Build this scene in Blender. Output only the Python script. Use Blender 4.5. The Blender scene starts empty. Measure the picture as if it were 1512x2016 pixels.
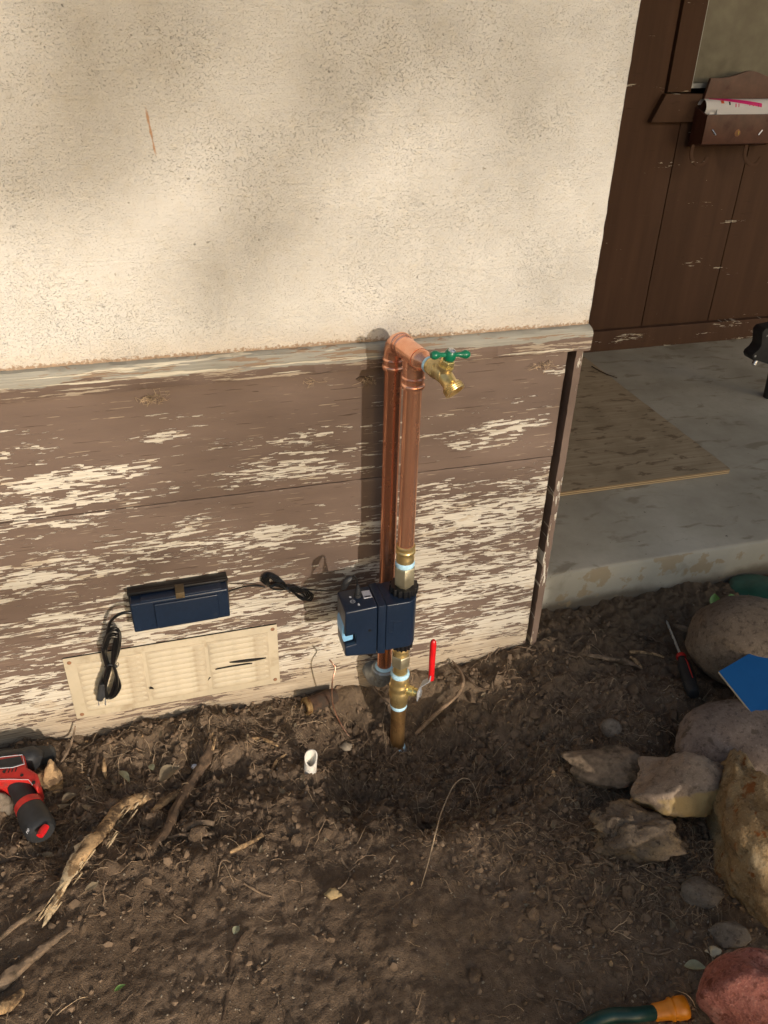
import bpy, bmesh, math, random
import numpy as np
from mathutils import Vector, Matrix, Quaternion
from mathutils import noise as mn

random.seed(11)
sc = bpy.context.scene
COL = sc.collection
PI = math.pi

# ------------------------------------------------------------------ camera
YAW, PIT, ROL, FPX = math.radians(16.84), math.radians(32.085), math.radians(1.56), 1620.0
CAM = Vector((-0.392, -1.275, 1.353))
_f = Vector((math.sin(YAW)*math.cos(PIT), math.cos(YAW)*math.cos(PIT), -math.sin(PIT)))
_r = Vector((math.cos(YAW), -math.sin(YAW), 0)); _u = _r.cross(_f)
CR = _r*math.cos(ROL) + _u*math.sin(ROL); CU = -_r*math.sin(ROL) + _u*math.cos(ROL); CF = _f
cam = bpy.data.cameras.new('camera'); camo = bpy.data.objects.new('camera', cam); COL.objects.link(camo)
camo.matrix_world = Matrix.Translation(CAM) @ Matrix((CR, CU, -CF)).transposed().to_4x4()
cam.sensor_fit = 'VERTICAL'; cam.sensor_height = 24.0; cam.lens = FPX/2016*24.0
cam.clip_start = 0.02; cam.clip_end = 500
sc.camera = camo

# ------------------------------------------------------------------ sky and sun
SUNV = Vector((0.305, -1.0, 0.22)).normalized()
EL = math.asin(SUNV.z); AZ = math.atan2(SUNV.x, SUNV.y)
w = bpy.data.worlds.new('World'); sc.world = w; w.use_nodes = True
nt = w.node_tree; bg = nt.nodes['Background']
sky = nt.nodes.new('ShaderNodeTexSky'); sky.sky_type = 'NISHITA'; sky.sun_disc = False
sky.sun_elevation = EL; sky.sun_rotation = AZ; sky.air_density = 1.0; sky.dust_density = 3.5; sky.ozone_density = 1.0
nt.links.new(sky.outputs[0], bg.inputs[0]); bg.inputs[1].default_value = 0.15
sl = bpy.data.lights.new('sun', 'SUN'); so = bpy.data.objects.new('sun', sl); COL.objects.link(so)
sl.energy = 2.75; sl.angle = math.radians(0.5); sl.color = (1.0, 0.90, 0.79)
so.rotation_euler = SUNV.to_track_quat('Z', 'Y').to_euler(); so.location = SUNV*30
sc.view_settings.view_transform = 'Standard'; sc.view_settings.look = 'None'
sc.view_settings.exposure = 0.45; sc.view_settings.gamma = 1.0
try: sc.view_settings.use_curve_mapping = False
except Exception: pass
sc.cycles.max_bounces = 6

# ------------------------------------------------------------------ pixel to place helpers
def ray(px, py): return CR*((px-756)/FPX) - CU*((py-1008)/FPX) + CF
def onY(px, py, Y=0.0):
    r = ray(px, py); return CAM + r*((Y-CAM.y)/r.y)
def onZ(px, py, Z=0.0):
    r = ray(px, py); return CAM + r*((Z-CAM.z)/r.z)

# ------------------------------------------------------------------ ground height
_rng = np.random.RandomState(5)
_T = _rng.rand(256, 256)
def vnoise(x, y):
    xi = np.floor(x).astype(int); yi = np.floor(y).astype(int); fx = x-xi; fy = y-yi
    fx = fx*fx*(3-2*fx); fy = fy*fy*(3-2*fy)
    a = _T[xi % 256, yi % 256]; b = _T[(xi+1) % 256, yi % 256]; c = _T[xi % 256, (yi+1) % 256]; d = _T[(xi+1) % 256, (yi+1) % 256]
    return (a*(1-fx)+b*fx)*(1-fy) + (c*(1-fx)+d*fx)*fy
def fbm(x, y, s, o=4, r=0.5):
    t = 0; a = 1; n = 0
    for k in range(o):
        t = t + a*(vnoise(x*s+17.3*k, y*s+9.1*k)-0.5); n += a; a *= r; s *= 2.03
    return t/n*2
def sstep(a, b, v):
    t = np.clip((v-a)/(b-a), 0, 1); return t*t*(3-2*t)
def gheight(x, y, fine=True):
    x = np.asarray(x, float); y = np.asarray(y, float)
    h = 0.083 + 0.02*sstep(0.1, 0.5, x) - 0.0*x
    h = h - 0.03*sstep(-0.35, -0.9, y)
    r = np.sqrt(((x-0.03)/0.21)**2 + ((y+0.215)/0.165)**2) + 0.22*fbm(x, y, 9, 2)
    hole = sstep(1.35, 0.55, r)
    h = h - 0.10*hole
    h = h + 0.022*np.exp(-((x+0.17)/0.06)**2-((y+0.19)/0.06)**2)
    h = h + 0.03*np.exp(-((x+0.5)/0.22)**2-((y+0.32)/0.07)**2)*0.6
    # dip in the loose soil at the left and the step down to the packed ground
    rough = 0.35 + 0.9*sstep(1.5, 0.9, r) + 0.75*sstep(-0.2, -0.33, x)*sstep(-0.42, -0.22, y) + 0.6*sstep(0.1, 0.3, x)*sstep(-0.6, -0.35, y)
    rough = np.clip(rough, 0.3, 1.3)
    near = sstep(1.6, 1.0, np.abs(x))*sstep(-1.4, -1.0, y)
    h = h + 0.026*fbm(x, y, 5, 3)*(0.5+0.5*rough)*near + 0.006*fbm(x+9, y, 14, 2)*near
    if fine:
        b = fbm(x, y, 26, 3, 0.6); h = h + 0.021*rough*near*b
        c = 1-np.abs(fbm(x+3.1, y, 60, 2)); h = h - 0.006*rough*near*sstep(0.8, 1.0, c)
        h = h + 0.0038*rough*near*fbm(x, y, 150, 3, 0.7) + 0.0012*near*fbm(x+1, y, 260, 2, 0.7)
    h = h*1.0
    return h
def gz(x, y): return float(gheight(x, y))
def G(px, py, lift=0.0):
    p = onZ(px, py, 0.08)
    for i in range(12):
        p = onZ(px, py, gz(p.x, p.y)+lift)
    return p

# ------------------------------------------------------------------ mesh builder
class MB:
    def __init__(s): s.v = []; s.f = []; s.sm = []
    def add(s, vs, fs, smooth=False):
        n = len(s.v); s.v += [tuple(v) for v in vs]; s.f += [tuple(i+n for i in f) for f in fs]; s.sm += [smooth]*len(fs); return s
    def box(s, a, b):
        (x0, y0, z0), (x1, y1, z1) = a, b
        vs = [(x0,y0,z0),(x1,y0,z0),(x1,y1,z0),(x0,y1,z0),(x0,y0,z1),(x1,y0,z1),(x1,y1,z1),(x0,y1,z1)]
        return s.add(vs, [(0,3,2,1),(4,5,6,7),(0,1,5,4),(1,2,6,5),(2,3,7,6),(3,0,4,7)])
    def prism(s, poly, axis, lo, hi):   # poly in the other two coordinates
        n = len(poly)
        def P(p, t):
            if axis == 'y': return (p[0], t, p[1])
            if axis == 'z': return (p[0], p[1], t)
            return (t, p[0], p[1])
        vs = [P(p, lo) for p in poly] + [P(p, hi) for p in poly]
        fs = [tuple(range(n)), tuple(range(2*n-1, n-1, -1))] + [(i, i+n, (i+1) % n+n, (i+1) % n) for i in range(n)]
        return s.add(vs, fs)
    def tube(s, path, rad, k=10, cap=True, jit=0.0, flat=None, seed=0):
        path = [Vector(p) for p in path]; m = len(path)
        if not hasattr(rad, '__len__'): rad = [rad]*m
        t0 = (path[1]-path[0]).normalized(); up = Vector((0, 0, 1)) if abs(t0.z) < 0.9 else Vector((1, 0, 0))
        a = t0.cross(up).normalized(); vs = []
        for i, p in enumerate(path):
            t = (path[min(i+1, m-1)]-path[max(i-1, 0)])
            t = t.normalized() if t.length > 1e-9 else t0
            a = (a - t*a.dot(t)); a = a.normalized() if a.length > 1e-6 else t.orthogonal().normalized()
            b = t.cross(a)
            for j in range(k):
                an = 2*PI*j/k; r = rad[i]
                if jit: r *= 1+jit*mn.noise(Vector((p.x*90+seed+math.cos(an)*1.3, p.y*90+math.sin(an)*1.3, p.z*60+i*.3)))
                d = a*math.cos(an)*r + b*math.sin(an)*r*(flat or 1)
                vs.append(p+d)
        fs = [(i*k+j, i*k+(j+1) % k, (i+1)*k+(j+1) % k, (i+1)*k+j) for i in range(m-1) for j in range(k)]
        if cap: fs += [tuple(range(k-1, -1, -1)), tuple((m-1)*k+j for j in range(k))]
        return s.add(vs, fs, True)
    def lathe(s, o, axis, prof, k=24):  # prof: list (t, r)
        o = Vector(o); axis = Vector(axis).normalized(); a = axis.orthogonal().normalized(); b = axis.cross(a)
        vs = []
        for t, r in prof:
            for j in range(k):
                an = 2*PI*(j+.5)/k; vs.append(o+axis*t+a*math.cos(an)*r+b*math.sin(an)*r)
        m = len(prof); fs = [(i*k+j, i*k+(j+1) % k, (i+1)*k+(j+1) % k, (i+1)*k+j) for i in range(m-1) for j in range(k)]
        fs += [tuple(range(k-1, -1, -1)), tuple((m-1)*k+j for j in range(k))]
        return s.add(vs, fs, k > 8)
    def obj(s, name, mat, parent=None, bevel=0, seg=2, sub=0, loc=None, angle=30):
        me = bpy.data.meshes.new(name); me.from_pydata(s.v, [], s.f)
        me.polygons.foreach_set('use_smooth', s.sm)
        me.materials.append(mat)
        bm = bmesh.new(); bm.from_mesh(me)
        bmesh.ops.recalc_face_normals(bm, faces=bm.faces)
        if bevel:
            es = [e for e in bm.edges if len(e.link_faces) == 2 and e.calc_face_angle(0) > math.radians(angle)]
            bmesh.ops.bevel(bm, geom=es, offset=bevel, segments=seg, profile=0.6, affect='EDGES', clamp_overlap=True)
            for f in bm.faces: f.smooth = True
        if not s.sm or any(s.sm) or bevel:
            for e in bm.edges:
                if len(e.link_faces) == 2 and e.calc_face_angle(0) > math.radians(42): e.smooth = False
        bm.to_mesh(me); bm.free()
        if loc is not None: me.transform(Matrix.Translation(-Vector(loc)))
        o = bpy.data.objects.new(name, me); COL.objects.link(o)
        if parent: 
            o.parent = parent
            if loc is None and parent.type == 'EMPTY': me.transform(Matrix.Translation(-parent.location))
            elif loc is None and parent.parent: me.transform(Matrix.Translation(-parent.parent.location))
            elif loc is None: me.transform(Matrix.Translation(-parent.location))
        elif loc is not None: o.location = loc
        return o

def thing(name, label, cat, loc=(0, 0, 0), group=None):
    o = bpy.data.objects.new(name, None); COL.objects.link(o); o.location = loc; o.empty_display_size = .03
    o['label'] = label; o['category'] = cat
    if group: o['group'] = group
    return o
def tag(o, label=None, cat=None, group=None, kind=None):
    if label: o['label'] = label
    if cat: o['category'] = cat
    if group: o['group'] = group
    if kind: o['kind'] = kind
    return o
def bez(pts, n=8):
    P = [Vector(p) for p in pts]; out = []
    for i in range(len(P)-1):
        p0 = P[max(i-1, 0)]; p1 = P[i]; p2 = P[i+1]; p3 = P[min(i+2, len(P)-1)]
        for k in range(n):
            t = k/n
            out.append(0.5*((2*p1)+(p2-p0)*t+(2*p0-5*p1+4*p2-p3)*t*t+(3*p1-p0-3*p2+p3)*t**3))
    out.append(P[-1]); return out

# ------------------------------------------------------------------ material builder
class NM:
    def __init__(s, name, rough=0.6, metal=0.0, spec=0.5):
        s.m = bpy.data.materials.new(name); s.m.use_nodes = True; s.t = s.m.node_tree; s.b = s.t.nodes['Principled BSDF']
        s.b.inputs['Roughness'].default_value = rough; s.b.inputs['Metallic'].default_value = metal
        s.b.inputs['Specular IOR Level'].default_value = spec; s.tc = None
    def L(s, a, b): s.t.links.new(a, b)
    def n(s, t): return s.t.nodes.new(t)
    def co(s, sx=1, sy=1, sz=1, loc=(0, 0, 0)):
        if not s.tc: s.tc = s.n('ShaderNodeTexCoord')
        m = s.n('ShaderNodeMapping'); m.inputs['Scale'].default_value = (sx, sy, sz); m.inputs['Location'].default_value = loc
        s.L(s.tc.outputs['Object'], m.inputs['Vector']); return m.outputs[0]
    def xyz(s):
        if not s.tc: s.tc = s.n('ShaderNodeTexCoord')
        q = s.n('ShaderNodeSeparateXYZ'); s.L(s.tc.outputs['Object'], q.inputs[0]); return q.outputs
    def noise(s, v, sc=1, det=4, ro=0.5, dist=0):
        q = s.n('ShaderNodeTexNoise'); s.L(v, q.inputs['Vector']); q.inputs['Scale'].default_value = sc
        q.inputs['Detail'].default_value = det; q.inputs['Roughness'].default_value = ro; q.inputs['Distortion'].default_value = dist
        return q.outputs[0]
    def voro(s, v, sc=1, out='Distance', feat='F1'):
        q = s.n('ShaderNodeTexVoronoi'); q.feature = feat; s.L(v, q.inputs['Vector']); q.inputs['Scale'].default_value = sc
        return q.outputs[out]
    def math(s, op, a, b=None, c=None, clamp=False):
        q = s.n('ShaderNodeMath'); q.operation = op; q.use_clamp = clamp
        for i, x in enumerate((a, b, c)):
            if x is None: continue
            if isinstance(x, (int, float)): q.inputs[i].default_value = x
            else: s.L(x, q.inputs[i])
        return q.outputs[0]
    def step(s, v, a, b):
        q = s.n('ShaderNodeMapRange'); q.interpolation_type = 'SMOOTHSTEP'
        s.L(v, q.inputs[0]); q.inputs[1].default_value = a; q.inputs[2].default_value = b
        return q.outputs[0]
    def ramp(s, f, stops, interp='LINEAR'):
        q = s.n('ShaderNodeValToRGB'); s.L(f, q.inputs[0]); e = q.color_ramp.elements; q.color_ramp.interpolation = interp
        while len(e) < len(stops): e.new(0.5)
        for i, (p, c) in enumerate(stops):
            e[i].position = p; c = (c, c, c) if isinstance(c, (int, float)) else c; e[i].color = (*c, 1)
        return q.outputs[0]
    def mix(s, f, a, b, mode='MIX'):
        q = s.n('ShaderNodeMix'); q.data_type = 'RGBA'; q.blend_type = mode
        for x, i in ((f, 0), (a, 6), (b, 7)):
            if isinstance(x, (int, float)): q.inputs[i].default_value = x
            elif isinstance(x, tuple): q.inputs[i].default_value = (*x, 1)
            else: s.L(x, q.inputs[i])
        return q.outputs[2]
    def color(s, c):
        if isinstance(c, tuple): s.b.inputs['Base Color'].default_value = (*c, 1)
        else: s.L(c, s.b.inputs['Base Color'])
        return s
    def rough(s, v): s.L(v, s.b.inputs['Roughness']); return s
    def bump(s, h, dist=0.001, st=1.0, prev=None):
        q = s.n('ShaderNodeBump'); q.inputs['Distance'].default_value = dist; q.inputs['Strength'].default_value = st
        s.L(h, q.inputs['Height'])
        if prev: s.L(prev, q.inputs['Normal'])
        s.L(q.outputs[0], s.b.inputs['Normal']); return q.outputs[0]

def simple(name, col, rough=0.5, metal=0, var=0.25, sc=30, bump=0.0003, spec=0.5, dirt=None, dsc=12, dth=(.5, .7)):
    m = NM(name, rough, metal, spec); v = m.co()
    n1 = m.noise(v, sc, 5, .6)
    dk = tuple(c*(1-var) for c in col); lt = tuple(min(1, c*(1+var)) for c in col)
    c = m.ramp(n1, [(.3, dk), (.7, lt)])
    if dirt:
        d = m.step(m.noise(v, dsc, 6, .65), *dth); c = m.mix(d, c, dirt)
        m.rough(m.ramp(d, [(0, rough), (1, min(1, rough+.3))]))
    m.color(c)
    if bump: m.bump(n1, bump)
    return m.m

# stucco: painted, pitted, dirty lower edge and a rust streak
def mat_stucco():
    m = NM('stucco_paint', 0.85, 0, 0.2); x = m.xyz(); v = m.co()
    fine = m.noise(v, 260, 4, .6); med = m.noise(v, 55, 4, .6); big = m.noise(v, 3, 4, .55)
    pits = m.noise(m.co(1, 1, 1.25, (3, 1, 2)), 520, 3, .62)
    dens = m.noise(m.co(1, 1, 1, (5, 0, 3)), 6, 3, .5)
    pth = m.math('SUBTRACT', pits, m.math('MULTIPLY', m.math('SUBTRACT', .5, dens), 0.12))
    pm = m.step(pth, .60, .66)
    big_p = m.step(m.noise(m.co(1, 1, 1, (9, 2, 1)), 120, 2, .5), .74, .79)
    pm = m.math('MAXIMUM', m.math('MULTIPLY', pm, .75), big_p)
    scr = m.noise(m.co(6, 1, 260, (1, 1, 1)), 1, 4, .6, .3)
    base = m.ramp(big, [(.3, (.54, .51, .452)), (.7, (.61, .58, .525))])
    base = m.mix(m.math('MULTIPLY', m.step(med, .45, .75), .22), base, (.50, .43, .31))
    c = m.mix(m.math('MULTIPLY', pm, .40), base, (.24, .19, .13))
    # brown fuzzy line where the stucco meets the trim
    edge = m.math('ADD', m.math('SUBTRACT', x[2], .862), m.math('MULTIPLY', m.math('SUBTRACT', m.noise(v, 180, 3, .6), .5), .026))
    edge = m.math('ADD', edge, m.math('MULTIPLY', m.math('SUBTRACT', m.noise(v, 8, 3, .6), .5), .014))
    em = m.step(edge, .0085, .0025)
    c = m.mix(m.math('MULTIPLY', em, .85), c, (.20, .115, .065))
    halo = m.step(edge, .05, .0); c = m.mix(m.math('MULTIPLY', halo, .28), c, (.50, .36, .22))
    # rust streak
    sx = m.math('ABSOLUTE', m.math('ADD', m.math('SUBTRACT', x[0], -.3555), m.math('MULTIPLY', m.math('SUBTRACT', x[2], 1.185), 0.10)))
    sx = m.math('ADD', sx, m.math('MULTIPLY', m.math('SUBTRACT', m.noise(m.co(60, 1, 60), 1, 3, .6), .5), .006))
    sz = m.math('ABSOLUTE', m.math('SUBTRACT', x[2], 1.188))
    st = m.math('MULTIPLY', m.step(sx, .0022, .0002), m.step(sz, .034, .02))
    c = m.mix(m.math('MULTIPLY', st, .8), c, (.42, .20, .07))
    m.color(c)
    h = m.math('SUBTRACT', m.math('ADD', m.math('MULTIPLY', fine, .5), m.math('ADD', med, m.math('MULTIPLY', scr, .5))), m.math('MULTIPLY', pm, 1.0))
    m.bump(h, 0.0024, .95)
    return m.m

# peeling paint on weathered boards
def mat_peel(name, mode='board'):
    m = NM(name, 0.72, 0, 0.25); x = m.xyz()
    if mode == 'corner': cs = (60, 60, 16)
    else: cs = (8.5, 1, 88)
    hx, hz = x[0], x[2]
    if mode == 'corner': hx, hz = x[2], x[0]
    wz = m.math('ADD', hz, m.math('MULTIPLY', m.math('SUBTRACT', m.noise(m.co(2.2, 2.2, 5), 1, 3, .5), .5), .022))
    def rowv(n_, amp):
        fl = m.math('FLOOR', m.math('MULTIPLY', wz, n_)); wn = m.n('ShaderNodeTexWhiteNoise'); wn.noise_dimensions = '1D'; m.L(fl, wn.inputs['W'])
        return m.math('MULTIPLY', m.math('SUBTRACT', wn.outputs['Value'], .5), amp)
    xr_ = m.math('ADD', hx, m.math('ADD', rowv(300, .013), rowv(105, .022)))
    # short steps across the grain so that flakes break off square
    xq = m.math('MULTIPLY', m.math('FLOOR', m.math('MULTIPLY', xr_, 170)), 1/170)
    xr_ = m.math('ADD', m.math('MULTIPLY', xr_, .35), m.math('MULTIPLY', xq, .65))
    cb = m.n('ShaderNodeCombineXYZ'); m.L(xr_, cb.inputs[0]); m.L(wz, cb.inputs[2])
    def rv(sx, sz, loc=(0, 0, 0)):
        q_ = m.n('ShaderNodeMapping'); q_.inputs['Scale'].default_value = (sx, 1, sz); q_.inputs['Location'].default_value = loc; m.L(cb.outputs[0], q_.inputs['Vector']); return q_.outputs[0]
    if mode == 'corner': cs = (9, 1, 70)
    wv = rv(cs[0], cs[2])
    # small warp keeps flakes from lying dead level
    low = m.noise(wv, 1.0, 4, .60, .1)
    cell = m.voro(rv(cs[0]*5, cs[2]*3.0), 1, 'Color')
    cell.node.distance = 'CHEBYCHEV'
    sep = m.n('ShaderNodeSeparateColor'); m.L(cell, sep.inputs[0])
    fine = m.noise(rv(cs[0]*4, cs[2]*3.2), 1, 5, .68)
    big = m.noise(m.co(3.2, 1, 9, (4, 0, 1)), 1, 3, .55)
    fac = m.math('ADD', m.math('MULTIPLY', low, .50), m.math('MULTIPLY', sep.outputs[0], .27))
    fac = m.math('ADD', fac, m.math('MULTIPLY', fine, .56))
    fac = m.math('ADD', fac, m.math('MULTIPLY', m.math('SUBTRACT', big, .5), .46))
    clus = m.noise(rv(cs[0]*.42, cs[2]*.28, (3, 0, 6)), 1, 3, .5, .3)
    fac = m.math('ADD', fac, m.math('MULTIPLY', m.math('SUBTRACT', clus, .5), .85))
    if mode == 'board':
        zr = m.ramp(x[2], [(.05, .58), (.13, .56), (.19, .51), (.24, .47), (.30, .50), (.36, .51), (.41, .47), (.45, .37), (.49, .42), (.53, .37), (.565, .36), (.60, .35), (.66, .345), (.71, .30), (.76, .23), (.81, .17)], 'LINEAR')
        sepz = m.math('ADD', zr, 0.0)
        # more paint gone at the far left of the upper boards and right of the pipe low down
        lf = m.math('MULTIPLY', m.step(x[0], -.44, -.62), m.step(m.math('ABSOLUTE', m.math('SUBTRACT', x[2], .67)), .14, .04))
        rt = m.math('MULTIPLY', m.step(x[0], .02, .12), m.step(m.math('ABSOLUTE', m.math('SUBTRACT', x[2], .50)), .09, .02))
        fld = m.math('ADD', sepz, m.math('ADD', m.math('MULTIPLY', lf, .07), m.math('MULTIPLY', rt, .10)))
        t = m.math('SUBTRACT', m.math('ADD', fac, fld), 1.135)
    else:
        t = m.math('SUBTRACT', fac, {'corner': .80, 'door': .985, 'kick': .86}[mode])
    bare = m.step(t, -.002, .006)
    brown = m.ramp(m.noise(m.co(2, 1, 14), 1, 4, .6), [(.3, (.118, .082, .063)), (.7, (.165, .116, .089))])
    if mode == 'door' or mode == 'kick': brown = m.ramp(m.noise(m.co(20, 1, 1.5), 1, 5, .6), [(.3, (.066, .034, .021)), (.7, (.092, .048, .030))])
    grain = m.noise(m.co(7, 1, 520) if mode in ('board', 'kick') else m.co(400, 400, 6), 1, 4, .6)
    wear = m.noise(m.co(10, 1, 30, (2, 0, 2)), 1, 4, .6)
    cream = m.ramp(grain, [(.30, (.27, .215, .155)), (.44, (.50, .45, .365)), (.7, (.63, .59, .51))])
    wood = m.ramp(grain, [(.3, (.13, .085, .05)), (.5, (.36, .275, .18)), (.7, (.50, .40, .28))])
    wm = m.step(wear, .56, .62)
    if mode == 'board':
        low_z = m.step(m.math('ADD', x[2], m.math('MULTIPLY', m.math('SUBTRACT', wear, .5), .12)), .21, .12)
        wm = m.math('MAXIMUM', m.math('MULTIPLY', wm, .6), m.math('MULTIPLY', low_z, .75))
    und = m.mix(wm, cream, wood)
    rim = m.step(m.math('ABSOLUTE', t), .012, .0)
    c = m.mix(bare, brown, und)
    c = m.mix(m.math('MULTIPLY', rim, .35), c, (.10, .06, .04))
    # hairline checks along the grain
    chk = m.step(m.noise(m.co(9, 1, 330, (6, 0, 2)), 1, 3, .55), .665, .69)
    c = m.mix(m.math('MULTIPLY', chk, .75), c, (.09, .055, .035))
    if mode in ('board',):
        lt = m.step(m.noise(m.co(14, 1, 380, (1, 0, 7)), 1, 3, .5), .655, .68)
        c = m.mix(m.math('MULTIPLY', lt, m.math('MULTIPLY', m.math('SUBTRACT', 1.0, bare), .6)), c, (.45, .36, .25))
        dz = m.step(m.math('ADD', x[2], m.math('MULTIPLY', m.noise(m.co(12, 1, 12), 1, 5, .7), .06)), .15, .10)
        c = m.mix(m.math('MULTIPLY', dz, .45), c, (.15, .105, .07))
    m.color(c)
    h = m.math('SUBTRACT', m.math('MULTIPLY', grain, .5), m.math('ADD', m.math('MULTIPLY', bare, .6), chk))
    m.bump(h, 0.0012, .8)
    return m.m

def mat_trim():
    m = NM('weathered_trim_paint', 0.75, 0, 0.2); x = m.xyz()
    wavy = m.math('MULTIPLY', m.math('SUBTRACT', m.noise(m.co(4.5, 1, 20, (0, 0, 5)), 1, 5, .6, .4), .5), .058)
    t = m.math('ADD', x[2], wavy)
    grey = m.step(t, .8395, .8405)
    band2 = m.step(m.noise(m.co(3.5, 1, 110, (7, 0, 3)), 1, 4, .55, .3), .585, .60)
    rt = m.step(x[0], .1, .3)
    grain = m.noise(m.co(6, 40, 420), 1, 4, .6)
    c1 = m.ramp(grain, [(.3, (.22, .205, .17)), (.7, (.32, .305, .255))])
    c2 = m.ramp(m.noise(m.co(3, 1, 30), 1, 4, .6), [(.3, (.118, .082, .063)), (.7, (.165, .116, .089))])
    c3 = m.ramp(grain, [(.3, (.40, .35, .26)), (.7, (.62, .57, .46))])
    c = m.mix(grey, c2, c1); c = m.mix(band2, c, c3)
    fl = m.step(m.noise(m.co(9, 1, 160, (3, 0, 8)), 1, 5, .68), .55, .565)
    c = m.mix(m.math('MULTIPLY', fl, m.math('SUBTRACT', 1.0, grey)), c, (.33, .27, .20))
    fl2 = m.step(m.noise(m.co(7, 1, 90, (5, 0, 1)), 1, 5, .68), .54, .555)
    c = m.mix(m.math('MULTIPLY', fl2, grey), c, (.24, .17, .115))
    m.color(c); m.bump(m.math('ADD', grain, m.math('MULTIPLY', m.math('ADD', grey, band2), -.6)), .0012, .8)
    return m.m

def mat_dirt():
    m = NM('dirt', 0.95, 0, 0.15); v = m.co()
    a = m.noise(v, 7, 5, .6); b = m.noise(v, 60, 5, .7); d = m.noise(v, 420, 3, .7)
    c = m.ramp(a, [(.3, (.150, .103, .068)), (.68, (.275, .194, .130))])
    c = m.mix(m.step(b, .35, .7), m.mix(.5, c, (.060, .041, .028)), c)
    c = m.mix(m.math('MULTIPLY', m.step(d, .5, .75), .5), c, (.15, .11, .07))
    sp = m.step(m.voro(v, 330, 'Distance'), .20, .12)
    sel = m.step(m.noise(v, 160, 2, .5), .58, .62)
    c = m.mix(m.math('MULTIPLY', sp, sel), c, (.34, .27, .18))
    fib = m.step(m.noise(m.co(90, 500, 90), 1, 3, .6, 1.2), .66, .70)
    c = m.mix(m.math('MULTIPLY', fib, .5), c, (.20, .14, .085))
    # sandier soil thrown up next to the wall
    x = m.xyz()
    yy = m.math('ADD', x[1], m.math('MULTIPLY', m.math('SUBTRACT', a, .5), .25))
    sandy = m.math('MULTIPLY', m.step(yy, -.16, -.02), m.step(m.noise(v, 120, 4, .7), .35, .6))
    c = m.mix(m.math('MULTIPLY', sandy, .55), c, (.17, .125, .078))
    m.color(c); m.bump(m.math('ADD', m.math('MULTIPLY', b, 1.2), m.math('ADD', m.math('MULTIPLY', d, .6), m.math('MULTIPLY', fib, .5))), .005, 1.0)
    return m.m

def mat_concrete(name, edge=False):
    m = NM(name, 0.75, 0, 0.35); v = m.co(); a = m.noise(v, 4, 6, .6); b = m.noise(v, 40, 5, .65); s = m.noise(m.co(1, 2.2, 1, (3, 3, 0)), 9, 4, .6, .6)
    c = m.ramp(a, [(.3, (.31, .280, .220)), (.7, (.50, .465, .385))])
    c = m.mix(m.math('MULTIPLY', m.step(s, .56, .68), .6), c, (.20, .165, .108))
    c = m.mix(m.math('MULTIPLY', m.step(b, .5, .75), .3), c, (.32, .30, .24))
    c = m.mix(m.step(m.noise(v, 90, 2, .5), .74, .77), c, (.07, .06, .045))
    ch = m.step(m.noise(m.co(1, 1, 1, (2, 7, 0)), 5, 6, .7), .60, .75)
    c = m.mix(m.math('MULTIPLY', ch, .45), c, (.42, .41, .36))
    if edge:
        x = m.xyz()
        c = m.mix(.5, c, (.40, .40, .35))
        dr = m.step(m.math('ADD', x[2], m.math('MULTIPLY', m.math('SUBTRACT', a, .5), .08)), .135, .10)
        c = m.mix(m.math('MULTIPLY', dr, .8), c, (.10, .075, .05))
        pt = m.step(m.noise(m.co(1, 1, 1, (8, 0, 0)), 12, 4, .6), .55, .60)
        c = m.mix(m.math('MULTIPLY', pt, .7), c, (.34, .26, .15))
    m.color(c); m.bump(m.math('ADD', a, b), .0015, .7)
    return m.m

def mat_ply():
    m = NM('plywood_face', 0.7, 0, 0.3); g = m.noise(m.co(5, 130, 1), 1, 5, .6, .5); a = m.noise(m.co(), 9, 5, .6); s = m.noise(m.co(14, 34, 1, (1, 4, 0)), 1, 4, .6, .4)
    c = m.ramp(g, [(.3, (.36, .275, .175)), (.7, (.50, .405, .275))])
    c = m.mix(m.math('MULTIPLY', m.step(a, .45, .7), .6), c, (.30, .235, .15))
    c = m.mix(m.math('MULTIPLY', m.step(s, .56, .64), .75), c, (.17, .12, .072))
    m.color(c); m.bump(g, .0006, .6); return m.m
def mat_plyedge():
    m = NM('plywood_edge', 0.8, 0, 0.2); x = m.xyz(); wv = m.n('ShaderNodeTexWave'); wv.bands_direction = 'Z'
    m.L(m.co(1, 1, 1), wv.inputs[0]); wv.inputs['Scale'].default_value = 52; wv.inputs['Distortion'].default_value = .4
    c = m.ramp(wv.outputs[1], [(.2, (.22, .14, .07)), (.6, (.55, .42, .26))]); m.color(c); return m.m

def mat_metal(name, c0, c1, rough, streak=None, sc=40, dark=None, spots=.0, met=.82):
    m = NM(name, rough, met); v = m.co(*(streak or (1, 1, 1)))
    n = m.noise(v, sc, 5, .6); c = m.ramp(n, [(.3, c0), (.7, c1)])
    if dark:
        d = m.step(m.noise(m.co(1, 1, .6, (3, 1, 4)), 45, 5, .65), .55-spots, .72-spots); c = m.mix(m.math('MULTIPLY', d, .8), c, dark)
        m.rough(m.ramp(d, [(0, rough), (1, rough+.25)]))
    else:
        m.rough(m.ramp(n, [(.3, rough*.8), (.7, rough*1.4)]))
    m.color(c); m.bump(n, .0002, .5); return m.m

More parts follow.
